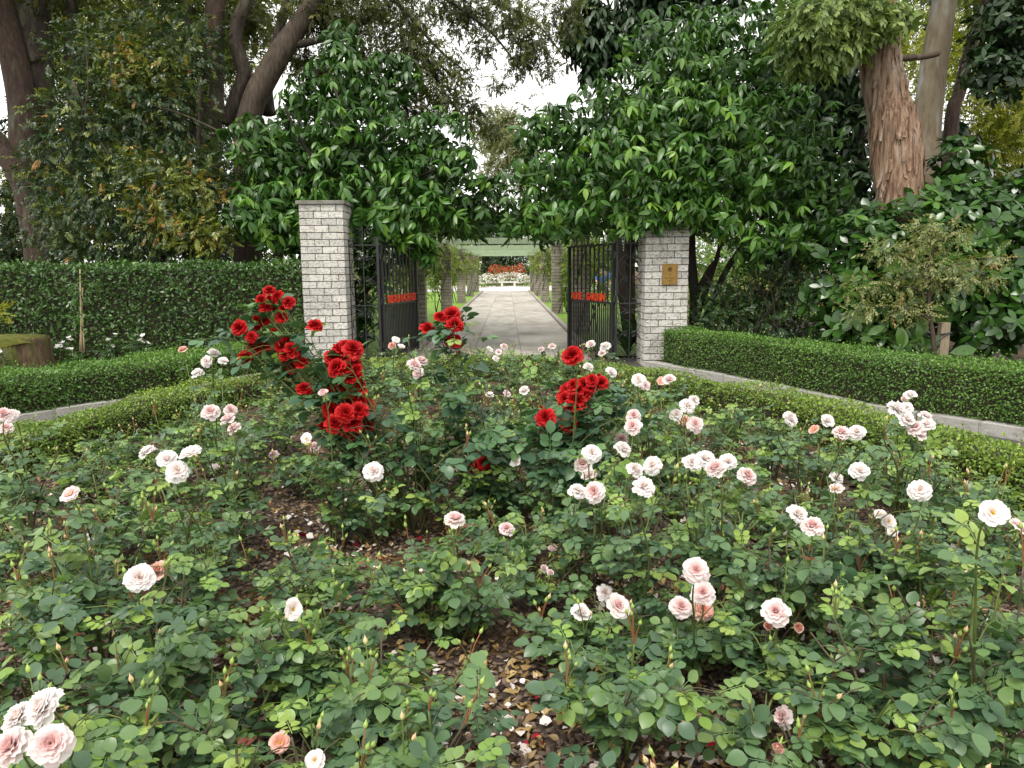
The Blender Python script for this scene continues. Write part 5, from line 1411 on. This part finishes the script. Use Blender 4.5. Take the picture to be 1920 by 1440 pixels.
def make_bush(label, x, y, H, Rb, nleaf, blooms=(), group=None, young=.12, red=.03, leafs=None, lsize=.125, buds=3, seed=0, z0=.02, ncane=6, name='rose_bush', droop=False, leafy=False):
    """canes from one stool, leaves along their shoots, each bloom on a stalk of its own"""
    rd = random.Random(seed * 97 + 5); random.seed(seed * 31 + 2)
    base = Vector((x, y, z0))
    t = thing(name, label, 'rose bush', base, group)
    leafs = leafs or L_old
    nodes = []                                       # (point, direction, height share)
    def cane_mesh(main, r0, shoots, mat):
        m = MB(); q = catmull(main, 5)
        m.tube(q, lerp_list([r0, r0 * .8, r0 * .45], len(q)), 6, rough=.04, rseed=rd.randint(0, 999))
        for sh in shoots:
            qs = catmull(sh, 3); m.tube(qs, lerp_list([r0 * .5, r0 * .28], len(qs)), 5)
        obj('cane', m.me('cane', mat, smooth=True), t)
    goals = []
    for k in range(ncane):
        a = 2 * math.pi * (k + rd.uniform(-.35, .35)) / ncane; rr = Rb * rd.uniform(.25, .95)
        hh = H * rd.uniform(.68, 1.02) * (1 - .28 * (rr / Rb) ** 2)
        goals.append((Vector((rr * math.cos(a), rr * math.sin(a), hh)), None))
    for bl in blooms:
        p, dia, key = bl[0], bl[1], bl[2]
        stem_end, face = bloom_at(t, base, p, dia, key, *(bl[3:]))
        goals.append((stem_end, face))
    for gi, (g, face) in enumerate(goals):
        s0 = Vector((g.x * .10 + rd.uniform(-.03, .03), g.y * .10 + rd.uniform(-.03, .03), -.03))
        mid = Vector((g.x * .45 + rd.uniform(-.05, .05), g.y * .45 + rd.uniform(-.05, .05), g.z * .5))
        if face is not None:
            pre = g - face * .05 + Vector((0, 0, -.07)); main = [s0, mid, pre, g]
        else:
            main = [s0, mid, g]
        shoots = []
        q = catmull(main, 8)
        for si in range(4 if face is None else 2):
            i = int(len(q) * rd.uniform(.3, .85)); p0 = q[i]; a = rd.uniform(0, 6.28)
            ln = Rb * rd.uniform(.25, .55)
            tip = p0 + Vector((math.cos(a) * ln, math.sin(a) * ln, ln * rd.uniform(.1, .8)))
            tip.z = min(tip.z, H * 1.0 if face is None else max(.2, g.z - .05))
            shoots.append([p0, (p0 + tip) / 2 + Vector((0, 0, .03)), tip])
            for u in (.25, .5, .75, 1.0):
                nodes.append((p0.lerp(tip, u), (tip - p0).normalized(), min(1, (p0.z + (tip.z - p0.z) * u) / H)))
        for u in (.3, .4, .5, .6, .7, .78, .86, .93, 1.0) if face is None else ((.25, .35, .45, .55, .65, .74) if not leafy else (.25, .35, .45, .5, .55, .6, .65, .7, .74, .78, .82, .86)):
            i = min(len(q) - 1, int(u * (len(q) - 1)))
            nodes.append((q[i], (q[i] - q[max(0, i - 1)]).normalized() if i else Vector((0, 0, 1)), min(1, q[i].z / H)))
        cane_mesh(main, rd.uniform(.0045, .0075) if face is None else .0045, shoots, M_caneold if (rd.random() < .5 and face is None) else M_cane)
        if face is None and rd.random() < buds / max(1, ncane):       # a spray of buds at the shoot's end
            for b in range(rd.randint(2, 4)):
                d = Vector((rd.uniform(-.5, .5), rd.uniform(-.5, .5), 1)).normalized(); ln = rd.uniform(.03, .11)
                e = g + d * ln
                mm = MB(); mm.tube([g - Vector((0, 0, .01)), g + d * ln * .5 + Vector((0, 0, .006)), e], [.0026, .0022, .002], 5)
                obj('bud_stalk', mm.me('bud_stalk', M_stalkred if rd.random() < .6 else M_cane), t)
                add_bud(t, e, d, rd.uniform(.017, .025), rd.random() < .25)
    for k in range(nleaf):
        p, d, hs = rd.choice(nodes)
        a = rd.uniform(0, 6.28)
        out = Vector((p.x, p.y, 0)); out = out.normalized() * min(1, out.length / (Rb * .6)) if out.length > 1e-4 else Vector((0, 0, 0))
        dr = Vector((math.cos(a), math.sin(a), rd.uniform(-.15, .55) - (.5 if droop else 0))) + out * .9 + d * .25
        nv = Vector((rd.uniform(-.5, .5), rd.uniform(-.5, .5), 1.0)) + out * .25
        top = hs > .80
        u = rd.random()
        if top and u < red: me = rd.choice(L_red); s = lsize * .7
        elif (top and u < young * 3) or u < young * .5: me = rd.choice(L_young); s = lsize * rd.uniform(.7, 1.0)
        else: me = rd.choice(leafs); s = lsize * rd.uniform(.75, 1.2) * (1.0 if hs > .35 else .85)
        pp = p + Vector((rd.uniform(-.015, .015), rd.uniform(-.015, .015), rd.uniform(-.01, .01)))
        pp.z = max(pp.z, .05)
        put_leaf(me, t, pp, (dr.x, dr.y, dr.z), (nv.x, nv.y, nv.z), s)
    return t

# ---- the blooms, cluster by cluster: photo pixel, width in photo pixels, colour
DIA = .082
def BP(x, y, w, key, kind=None, face=None, dia=DIA, dmax=9.2):
    d = min(dmax, dia * F_PX / w * 1.02)
    if key == 'R': d = min(max(d, 3.9), 4.45) + random.uniform(-.08, .08)
    p = P(x, y, d)
    while p.z < .24 and d > 1.2:           # a bloom never sinks into the mulch
        d -= .02; p = P(x, y, d)
    return (p, d * w / F_PX * ((.98 if kind != 'open' else .84) if key != 'R' else 1.08), key) + ((kind, face) if (kind or face) else ())
CL = [
 ('rose bush with a heavy cluster of four blush white blooms at the very bottom corner', [(85, 1325, 72, 'W', 'full'), (38, 1345, 62, 'W', 'full'), (25, 1400, 72, 'P', 'full'), (97, 1395, 76, 'P', 'full')]),
 ('rose bush with one round white bloom beside a half-open salmon one', [(262, 1085, 56, 'W', 'full'), (297, 1072, 42, 'S', 'cup')]),
 ('rose bush with a lone white bloom turned sideways', [(548, 1143, 48, 'W', 'open', (.7, -.5, .3))]),
 ('rose bush with a lone peach-pink bloom near the golden box edging', [(133, 928, 44, 'P', 'open')]),
 ('rose bush with five white blooms in a loose group west of the red rose', [(277, 848, 34, 'W'), (358, 851, 44, 'W'), (314, 862, 38, 'W'), (333, 884, 44, 'W'), (403, 881, 28, 'W', 'half')]),
 ('rose bush with four small full pink blooms in two pairs', [(395, 773, 34, 'P', 'full'), (432, 770, 26, 'P', 'full'), (427, 787, 30, 'P', 'full'), (440, 803, 28, 'P', 'full')]),
 ('rose bush leaning pink blooms over the box edging at the picture border', [(7, 778, 32, 'P', 'full'), (22, 780, 28, 'P', 'full'), (12, 803, 26, 'P', 'full')]),
 ('rose bush with white blooms standing before the low dark hedge', [(400, 665, 26, 'W'), (388, 678, 24, 'W'), (418, 678, 20, 'W'), (371, 700, 24, 'W'), (343, 657, 18, 'S')]),
 ('rose bush with fading cream blooms just west of the red column', [(575, 823, 28, 'W', 'open'), (590, 838, 22, 'P'), (513, 853, 20, 'P')]),
 ('rose bush with two white blooms and a pink one below the red column', [(700, 884, 40, 'W', 'full'), (705, 908, 26, 'P', 'cup'), (685, 893, 24, 'W')]),
 ('rose bush with a lone frilly pink bloom in the middle of the bed', [(853, 975, 40, 'P', 'full')]),
 ('rose bush with one small pink bloom over yellow-green young leaves', [(950, 992, 30, 'P', 'full')]),
 ('rose bush with three little fading pink blooms on one upright shoot', [(1035, 1033, 28, 'P', 'half'), (1018, 1068, 24, 'P', 'half'), (1031, 1077, 22, 'P', 'half')]),
 ('rose bush with one ragged white bloom east of the lowest red blooms', [(968, 866, 28, 'W', 'open', (-.5, -.4, .6)), (975, 886, 20, 'P', 'half')]),
 ('rose bush with three cupped cream and pink blooms over green buds', [(1090, 1152, 42, 'W', 'cup'), (1133, 1112, 34, 'W', 'full'), (1157, 1138, 50, 'P', 'cup')]),
 ('rose bush with a tight group of four frilly pink blooms above brown litter', [(1305, 1070, 50, 'P', 'full'), (1318, 1112, 46, 'P', 'full'), (1276, 1139, 44, 'P', 'full'), (1317, 1143, 42, 'S', 'full'), (1350, 1104, 20, 'S', 'half')]),
 ('rose bush with a pink bloom and two salmon half-open ones', [(1455, 1148, 52, 'P', 'full'), (1442, 1176, 30, 'S', 'half'), (1495, 1176, 30, 'S', 'half')]),
 ('rose bush with pink blooms hanging low over scattered white petals', [(1470, 1345, 42, 'P', 'full', (-.9, -.2, .3)), (1462, 1395, 36, 'S', 'half', (-.5, -.6, -.3))]),
 ('rose bush with one coral bloom low among its leaves', [(525, 1393, 46, 'S', 'open'), (590, 1425, 44, 'W', 'open')]),
 ('rose bush with five pink and white blooms in a descending row', [(1110, 850, 36, 'W', 'full'), (1093, 872, 34, 'P', 'full'), (1105, 892, 32, 'P', 'cup'), (1083, 922, 36, 'W', 'full'), (1115, 922, 42, 'P', 'full')]),
 ('rose bush with a slender chain of pink and white blooms', [(1167, 843, 34, 'W', 'full'), (1165, 823, 26, 'P', 'full'), (1187, 800, 34, 'P', 'full'), (1188, 780, 28, 'P', 'full')]),
 ('rose bush with three large pure white blooms in a triangle', [(1190, 882, 36, 'W', 'full'), (1224, 873, 38, 'W', 'full'), (1207, 914, 44, 'W', 'full')]),
 ('rose bush with a tall cone of five white and salmon blooms', [(1300, 752, 24, 'W', 'full'), (1288, 762, 32, 'W', 'full'), (1268, 778, 26, 'W', 'full'), (1284, 790, 24, 'S', 'cup'), (1303, 796, 32, 'P', 'full')]),
 ('rose bush with the widest bunch of white blooms and one pink beside it', [(1298, 868, 36, 'W', 'full'), (1322, 862, 40, 'W', 'full'), (1343, 880, 42, 'P', 'full'), (1365, 866, 34, 'W', 'full'), (1400, 893, 38, 'P', 'full')]),
 ('rose bush with two pale pink blooms on bare straight stems', [(1495, 965, 40, 'W', 'full'), (1523, 988, 44, 'P', 'full')]),
 ('rose bush with a white bloom above a pink one with a yellow middle', [(1568, 897, 28, 'W', 'full'), (1568, 917, 34, 'P', 'open')]),
 ('rose bush with a lone cupped white bloom before the golden edging', [(1612, 884, 38, 'W', 'full')]),
 ('rose bush with a lone round pure white bloom close to the box edging', [(1725, 920, 42, 'W', 'full')]),
 ('rose bush with a wide open blush bloom at the picture border', [(1860, 962, 62, 'W', 'open'), (1912, 990, 50, 'P', 'open')]),
 ('rose bush with the tallest crowd of nine blooms in front of the kerb', [(1680, 768, 38, 'W', 'full'), (1700, 787, 32, 'W', 'full'), (1697, 767, 30, 'W', 'full'), (1715, 802, 32, 'P', 'full'), (1738, 797, 30, 'W', 'full'), (1722, 814, 30, 'P', 'full'), (1735, 781, 26, 'W', 'full'), (1707, 742, 24, 'W', 'cup'), (1697, 750, 20, 'P', 'half')]),
 ('rose bush with a scattered row of white blooms below the kerb', [(1480, 786, 32, 'W', 'full'), (1577, 812, 32, 'P', 'full'), (1607, 811, 32, 'W', 'full'), (1550, 790, 28, 'W', 'cup'), (1527, 806, 24, 'S', 'open'), (1507, 780, 16, 'S', 'half')]),
 ('rose bush with white blooms where the box edging meets the plaque pillar kerb', [(1197, 713, 28, 'W', 'full'), (1208, 722, 24, 'P'), (1255, 713, 26, 'P', 'cup'), (1240, 715, 22, 'S', 'open')]),
 ('rose bush with three full pink blooms between the red roses', [(776, 686, 30, 'P', 'full'), (790, 678, 26, 'P', 'full'), (784, 700, 24, 'P', 'full')]),
 ('rose bush with small white blooms at the foot of the lettered gate', [(742, 638, 18, 'W'), (752, 650, 16, 'W'), (735, 648, 15, 'S')]),
 ('rose bush with white and pink blooms in front of the ROSE GARDEN gate', [(1135, 650, 22, 'W', 'full'), (1130, 662, 18, 'P'), (1108, 647, 20, 'P'), (1145, 699, 24, 'W', 'cup'), (1103, 688, 20, 'W')]),
 ('rose bush with small pinkish blooms against the pale path', [(918, 655, 15, 'W'), (945, 650, 15, 'P'), (935, 661, 14, 'P'), (1035, 650, 16, 'P'), (930, 672, 14, 'W'), (1015, 655, 13, 'P')]),
 ('rose bush with three small white blooms below the path', [(983, 733, 20, 'W', 'cup'), (950, 740, 18, 'P'), (918, 742, 18, 'W')]),
 ('rose bush with white blooms half hidden by their own leaves', [(1665, 978, 38, 'W', 'open'), (1650, 965, 30, 'W', 'open'), (1672, 996, 28, 'W', 'open')]),
 ('rose bush with one pink bloom beneath the arching red roses', [(608, 741, 30, 'P', 'half')]),
]
RED1 = [(505, 545, 22), (521, 557, 26), (498, 578, 24), (490, 562, 22), (528, 595, 24), (541, 567, 24), (516, 580, 18), (449, 615, 30), (492, 654, 30), (460, 672, 32), (530, 648, 30), (547, 656, 30), (553, 644, 28), (539, 672, 28), (566, 682, 26), (591, 611, 28), (515, 624, 20), (496, 602, 22), (571, 730, 28), (472, 632, 22), (474, 648, 22), (576, 694, 18),
        (662, 655, 36), (640, 657, 34), (626, 672, 34), (632, 690, 36), (660, 680, 30), (662, 708, 34), (650, 722, 32), (670, 735, 34), (655, 755, 32), (635, 745, 28), (622, 770, 34), (648, 775, 36), (672, 770, 36), (688, 762, 30), (692, 782, 30), (628, 795, 36), (660, 795, 36), (655, 813, 28), (640, 712, 26), (616, 735, 22), (650, 690, 30), (645, 672, 28), (672, 722, 26), (640, 760, 28), (660, 785, 30), (645, 805, 26), (680, 795, 26), (668, 745, 28), (615, 785, 26), (548, 690, 22), (505, 562, 18), (480, 600, 18), (535, 665, 24), (655, 665, 28), (648, 650, 28), (670, 660, 24), (620, 682, 24), (668, 695, 26), (638, 725, 26), (676, 755, 24), (608, 800, 24), (690, 800, 22), (645, 820, 22), (512, 570, 18), (530, 580, 18), (484, 618, 20), (560, 660, 22), (536, 640, 20)]
RED2 = [(802, 617, 28), (826, 595, 24), (847, 590, 32), (853, 610, 32), (850, 640, 30), (903, 848, 26), (892, 874, 27), (909, 887, 25), (906, 868, 26), (896, 888, 22)]
RED3 = [(1073, 667, 38), (1066, 733, 32), (1097, 723, 34), (1080, 750, 36), (1060, 748, 30), (1127, 718, 28), (1110, 713, 24), (1084, 762, 28), (1023, 783, 36), (1068, 795, 34), (1090, 794, 32), (1077, 804, 28), (1122, 706, 14), (1016, 765, 12), (1085, 735, 28), (1095, 742, 26), (1070, 760, 26), (1060, 785, 22), (1075, 722, 24), (1108, 728, 22), (1055, 742, 22), (1098, 806, 20), (1062, 806, 20)]
OPEN = np.array([(f[0], f[1], f[2], min(9.2, DIA * F_PX / f[2])) for _, fl in CL for f in fl] + [(f[0], f[1], f[2], 4.1) for f in RED1 + RED2 + RED3], float)
CAM_IT = CAM_M.transposed()
placed = []
seed = 100
for lab, fl in CL:
    blooms = [BP(*f) for f in fl]
    c = sum((b[0] for b in blooms), Vector()) / len(blooms)
    x, y = c.x, c.y + .10
    Hh = min(.75, max(.28, c.z - .08))
    near = y < 5.2
    seed += 1
    make_bush(lab, x, y, Hh, .30 if near else .33, 125 if y < 3.4 else (120 if near else 95), blooms, seed=seed, buds=2.5, lsize=.12 if y < 3 else .106, ncane=6)
    placed.append((x, y))

# ---- leafy bushes without open blooms fill the bed
fill_spots = []
hand = [(.34, 2.12, .42, .30), (-.40, 2.25, .38, .32), (-.22, 1.82, .36, .27), (-.95, 2.05, .40, .30), (-1.35, 1.95, .42, .30), (-.62, 1.72, .34, .26), (1.10, 2.05, .48, .32), (.30, 1.62, .26, .18), (1.52, 2.25, .5, .3), (1.38, 1.75, .36, .26), (1.62, 2.7, .55, .32), (-1.15, 1.66, .34, .24), (-1.7, 2.45, .5, .3), (1.05, 2.72, .52, .28), (-.72, 2.72, .48, .3), (-1.25, 2.75, .5, .3), (-.35, 2.95, .45, .27)]
for h_ in hand: fill_spots.append(h_)
for row, yy in enumerate([3.15, 3.6, 4.1, 4.65, 5.2, 5.8, 6.4, 7.05, 7.75, 8.5, 9.2]):
    xw = yy * .74 + .3
    xx_ = -xw + (row % 2) * .3
    while xx_ < xw:
        x, y = xx_ + random.uniform(-.12, .12), yy + random.uniform(-.14, .14)
        xx_ += .60
        if not in_bed(x, y, .52 if y < 7.6 else .34): continue
        if min((math.hypot(x - a, y - b) for a, b in placed), default=9) < .36: continue
        # the beaten mulch left open in the photograph
        if any(math.hypot(x - a, y - b) < r_ for a, b, r_ in [(.55, 4.35, .36), (.62, 3.2, .34), (.0, 3.25, .34), (-1.0, 4.4, .3), (-1.2, 3.3, .28), (1.4, 3.3, .25)]): continue
        hd = float(np.min(np.hypot(BEDX[:, 0] - x, BEDX[:, 1] - y)))
        fill_spots.append((x, y, random.uniform(.36, .58) + (.12 if y > 7.6 else 0) if hd > 1.0 or y > 7.6 else random.uniform(.26, .36), random.uniform(.27, .36)))
g_lab = 'leafy shrub rose with buds but no open bloom in the mulched bed'
for k, (x, y, hh, rb) in enumerate(fill_spots):
    make_bush(g_lab, x, y, hh, rb, 118 if y < 2.4 else (112 if y < 3.6 else (105 if y < 5.6 else 90)), group='shrub roses without open blooms', seed=300 + k, buds=3.2 if y < 4 else 1.5, young=random.choice([.1, .2, .35, .6]), red=random.choice([.0, .03, .08, .2]), lsize=.124 if y < 2.4 else .106, ncane=7)

# ---- the tall red roses
def red_bush(label, x, y, H, Rb, nleaf, fl, seed, dia=.105):
    bl = [BP(a, b, w, 'R', 'full' if w > 20 else 'half', None, dia) for a, b, w in fl]
    make_bush(label, x, y, H, Rb, nleaf, bl, leafs=L_dark, lsize=.17, young=.05, red=.02, buds=3, seed=seed, ncane=9, name='red_rose_bush', droop=False, leafy=True)
red_bush('tall crimson rose arching west in a dense red column beside the capped pillar', -.55, 4.25, .95, .5, 300, RED1, 71)
red_bush('crimson rose with blooms high against the path and more at its foot', -.12, 4.45, .95, .5, 280, RED2, 72)
red_bush('crimson rose with a round top bloom before the ROSE GARDEN gate', .34, 4.2, .98, .48, 280, RED3, 73)

# ---- litter on the mulch: bark chips, dry leaves, fallen petals
def ground_scatter(name, n, tm, size, mat, yr, zc=.03, flat=.35, lump=None, xs=.8):
    y = yr[0] + (yr[1] - yr[0]) * rng.uniform(0, 1, n) ** 1.4
    x = rng.uniform(-1, 1, n) * (y * xs + .25)
    if lump is not None:
        k = (np.sin(x * 4.3 + 1.3 * np.sin(y * 3.1)) + np.sin(y * 5.2 + x * 2.2 + lump)) / 2 + rng.normal(0, .4, n) > .1
        x, y = x[k], y[k]
    okb = np.array([in_bed(a, b, .2) for a, b in zip(x, y)])
    x, y = x[okb], y[okb]; m = len(x)
    d = rand_dirs(m, -.2, .2); nv = np.stack([rng.normal(0, flat, m), rng.normal(0, flat, m), np.ones(m)], 1)
    pos = np.stack([x, y, zc + rng.uniform(0, .02, m)], 1)
    o = obj(name, scatter(name, tm, frame_np(d, nv), pos, size * rng.uniform(.5, 1.4, m), rng.uniform(0, 1, m), mat), kind='stuff')
    return o
M_chip = leaf_mat('bark_chip', [(.03, .021, .016), (.075, .053, .041), (.14, .10, .077), (.22, .165, .12)], rough=.85, transl=0, spec=.2)
M_dry = leaf_mat('dry_leaf', [(.14, .08, .03), (.36, .23, .075), (.52, .38, .15), (.27, .18, .10)], rough=.6, transl=.2, tcol=(1.2, 1, .6))
M_fallen = petal_mat('fallen_petal', [(.72, .55, .48), (.82, .74, .70), (.86, .83, .81)], transl=.2)
M_fallred = petal_mat('fallen_red_petal', [(.22, .004, .015), (.36, .006, .02)], transl=.1)
chipv = np.array([(-.5, -.5, 0), (.5, -.35, 0), (.35, .5, 0), (-.4, .42, 0), (-.3, -.3, .28), (.3, -.2, .22), (.2, .3, .3), (-.25, .25, .2)]) * np.array([.55, 1, .8])
chipf = np.array([(4, 5, 6), (4, 6, 7), (0, 1, 5), (0, 5, 4), (1, 2, 6), (1, 6, 5), (2, 3, 7), (2, 7, 6), (3, 0, 4), (3, 4, 7)])
ground_scatter('bark_chips', 34000, [(chipv, chipf)], .027, M_chip, (1.3, 5.2), .02, .35)
ground_scatter('bark_chips', 9000, [(chipv, chipf)], .05, M_chip, (5.0, 9.5), .02, .35)
ground_scatter('dry_leaves', 17000, [leaf_tmpl(1, .5, 2, .5, .5), leaf_tmpl(1, .6, 2, -.5, -.3), leaf_tmpl(1.3, .22, 3, .4, .6)], .038, M_dry, (1.3, 9.0), .035, .6, lump=1.0)
ground_scatter('dry_leaves', 5000, [leaf_tmpl(1, .5, 2, .5, .5), leaf_tmpl(1, .6, 2, -.5, -.3)], .034, M_dry, (1.3, 9.0), .04, .6)
ground_scatter('fallen_petals', 5200, [leaf_tmpl(1, .9, 2, .3, .3, .6, .6), leaf_tmpl(.9, .95, 2, -.2, .4, .6, .6)], .034, M_fallen, (1.4, 7.0), .04, .5, lump=2.2)
ground_scatter('fallen_red_petals', 160, [leaf_tmpl(1, .9, 2, .3, .3, .6, .6)], .03, M_fallred, (2.0, 6.0), .04, .5)

# ================================================================== two visitors among the far roses
def grow(name, pts, edges, rad, mat, parent, root=0, sub=2):
    me = bpy.data.meshes.new(name); me.from_pydata(pts, edges, [])
    o = bpy.data.objects.new(name, me); COL.objects.link(o)
    sk = o.modifiers.new('skin', 'SKIN'); sk.use_smooth_shade = True
    sd = o.modifiers.new('sub', 'SUBSURF'); sd.levels = sd.render_levels = sub
    for v, r_ in zip(me.skin_vertices[0].data, rad):
        v.radius = (r_, r_) if not hasattr(r_, '__len__') else r_
        v.use_root = False
    me.skin_vertices[0].data[root].use_root = True
    dg = bpy.context.evaluated_depsgraph_get()
    m2 = bpy.data.meshes.new_from_object(o.evaluated_get(dg)); m2.name = name
    bpy.data.objects.remove(o)
    m2.materials.clear(); m2.materials.append(mat)
    m2.polygons.foreach_set('use_smooth', [True] * len(m2.polygons))
    return obj(name, m2, parent)
M_skin = noise_mat('skin', [(.42, .25, .18), (.5, .31, .23)], scale=8, bump=0, rough=.55)
M_blue = noise_mat('blue_cloth', [(.06, .14, .45), (.09, .19, .55)], scale=12, bump=.2)
M_pinkcl = noise_mat('dusty_pink_cloth', [(.45, .2, .17), (.55, .27, .22)], scale=12, bump=.2)
M_trous = noise_mat('dark_trousers', [(.03, .03, .04), (.05, .05, .06)], scale=12, bump=.2)
M_hair = noise_mat('dark_hair', [(.012, .009, .007), (.03, .022, .016)], scale=40, bump=.3)
M_hat = noise_mat('white_hat_cloth', [(.75, .73, .68), (.8, .79, .75)], scale=20, bump=.1)
def visitor(label, px, py_head, d, cloth, hat, lean):
    h = P(px, py_head, d)
    t = thing('person', label, 'person', (h.x, h.y, .04)); H = h.z - .04; k = H / 1.58
    L = lambda x, y, z: (x * k, y * k, z * k)
    f = lean
    pts = [L(0, 0, .92), L(0, -.10 * f, 1.12), L(0, -.22 * f, 1.34), L(0, -.30 * f, 1.46), L(0, -.36 * f, 1.60),       # pelvis..head
           L(.10, 0, .88), L(.11, -.02, .48), L(.11, .03, .09), L(.11, -.12, .04),
           L(-.10, 0, .88), L(-.12, -.06, .48), L(-.12, .0, .09), L(-.12, -.15, .04),
           L(.19, -.22 * f, 1.37), L(.24, -.20 * f - .05, 1.10), L(.20, -.30 * f - .2, .92), L(.19, -.32 * f - .27, .88),
           L(-.19, -.22 * f, 1.37), L(-.25, -.20 * f - .05, 1.10), L(-.20, -.30 * f - .2, .92), L(-.19, -.32 * f - .27, .88)]
    ed = [(0, 1), (1, 2), (2, 3), (3, 4), (0, 5), (5, 6), (6, 7), (7, 8), (0, 9), (9, 10), (10, 11), (11, 12), (2, 13), (13, 14), (14, 15), (15, 16), (2, 17), (17, 18), (18, 19), (19, 20)]
    rad = [.12, .11, .13, .05, .095, .075, .055, .038, .03, .075, .055, .038, .03, .05, .038, .028, .03, .05, .038, .028, .03]
    grow('body', pts, ed, [r_ * k for r_ in rad], M_skin, t)
    grow('shirt', [pts[i] for i in (0, 1, 2, 13, 14, 17, 18)], [(0, 1), (1, 2), (2, 3), (3, 4), (2, 5), (5, 6)], [r_ * k for r_ in (.145, .135, .15, .07, .055, .07, .055)], cloth, t)
    grow('trousers', [pts[i] for i in (0, 5, 6, 7, 9, 10, 11)], [(0, 1), (1, 2), (2, 3), (0, 4), (4, 5), (5, 6)], [r_ * k for r_ in (.14, .095, .07, .055, .095, .07, .055)], M_trous, t)
    hd = Vector(pts[4])
    m = MB()
    if hat:
        m.tube([hd + Vector((0, 0, .015)), hd + Vector((0, 0, .03)), hd + Vector((0, 0, .05)), hd + Vector((0, 0, .13)), hd + Vector((0, 0, .16))], [.19, .19, .115, .10, .05], 16)
        obj('hat', m.me('hat', M_hat, smooth=False), t)
    else:
        m.tube([hd + Vector((0, .03, -.06)), hd + Vector((0, .03, .0)), hd + Vector((0, .015, .07)), hd + Vector((0, .01, .115)), hd + Vector((0, .01, .13))], [.085, .112, .105, .06, .01], 14)
        obj('hair', m.me('hair', M_hair, smooth=True), t)
    for s in (-1, 1):
        m = MB(); m.tube([hd + Vector((s * .032 * k, -.088 * k, .0)), hd + Vector((s * .032 * k, -.10 * k, .0))], [.011, .006], 6); obj('eye', m.me('eye', M_hair), t)
visitor('dark-haired visitor in a blue top bending over the roses beyond the ROSE GARDEN gate', 1129, 501, 27, M_blue, False, .9)
visitor('visitor in a white hat and dusty pink top seen through the scroll screen', 1188, 502, 26, M_pinkcl, True, .2)
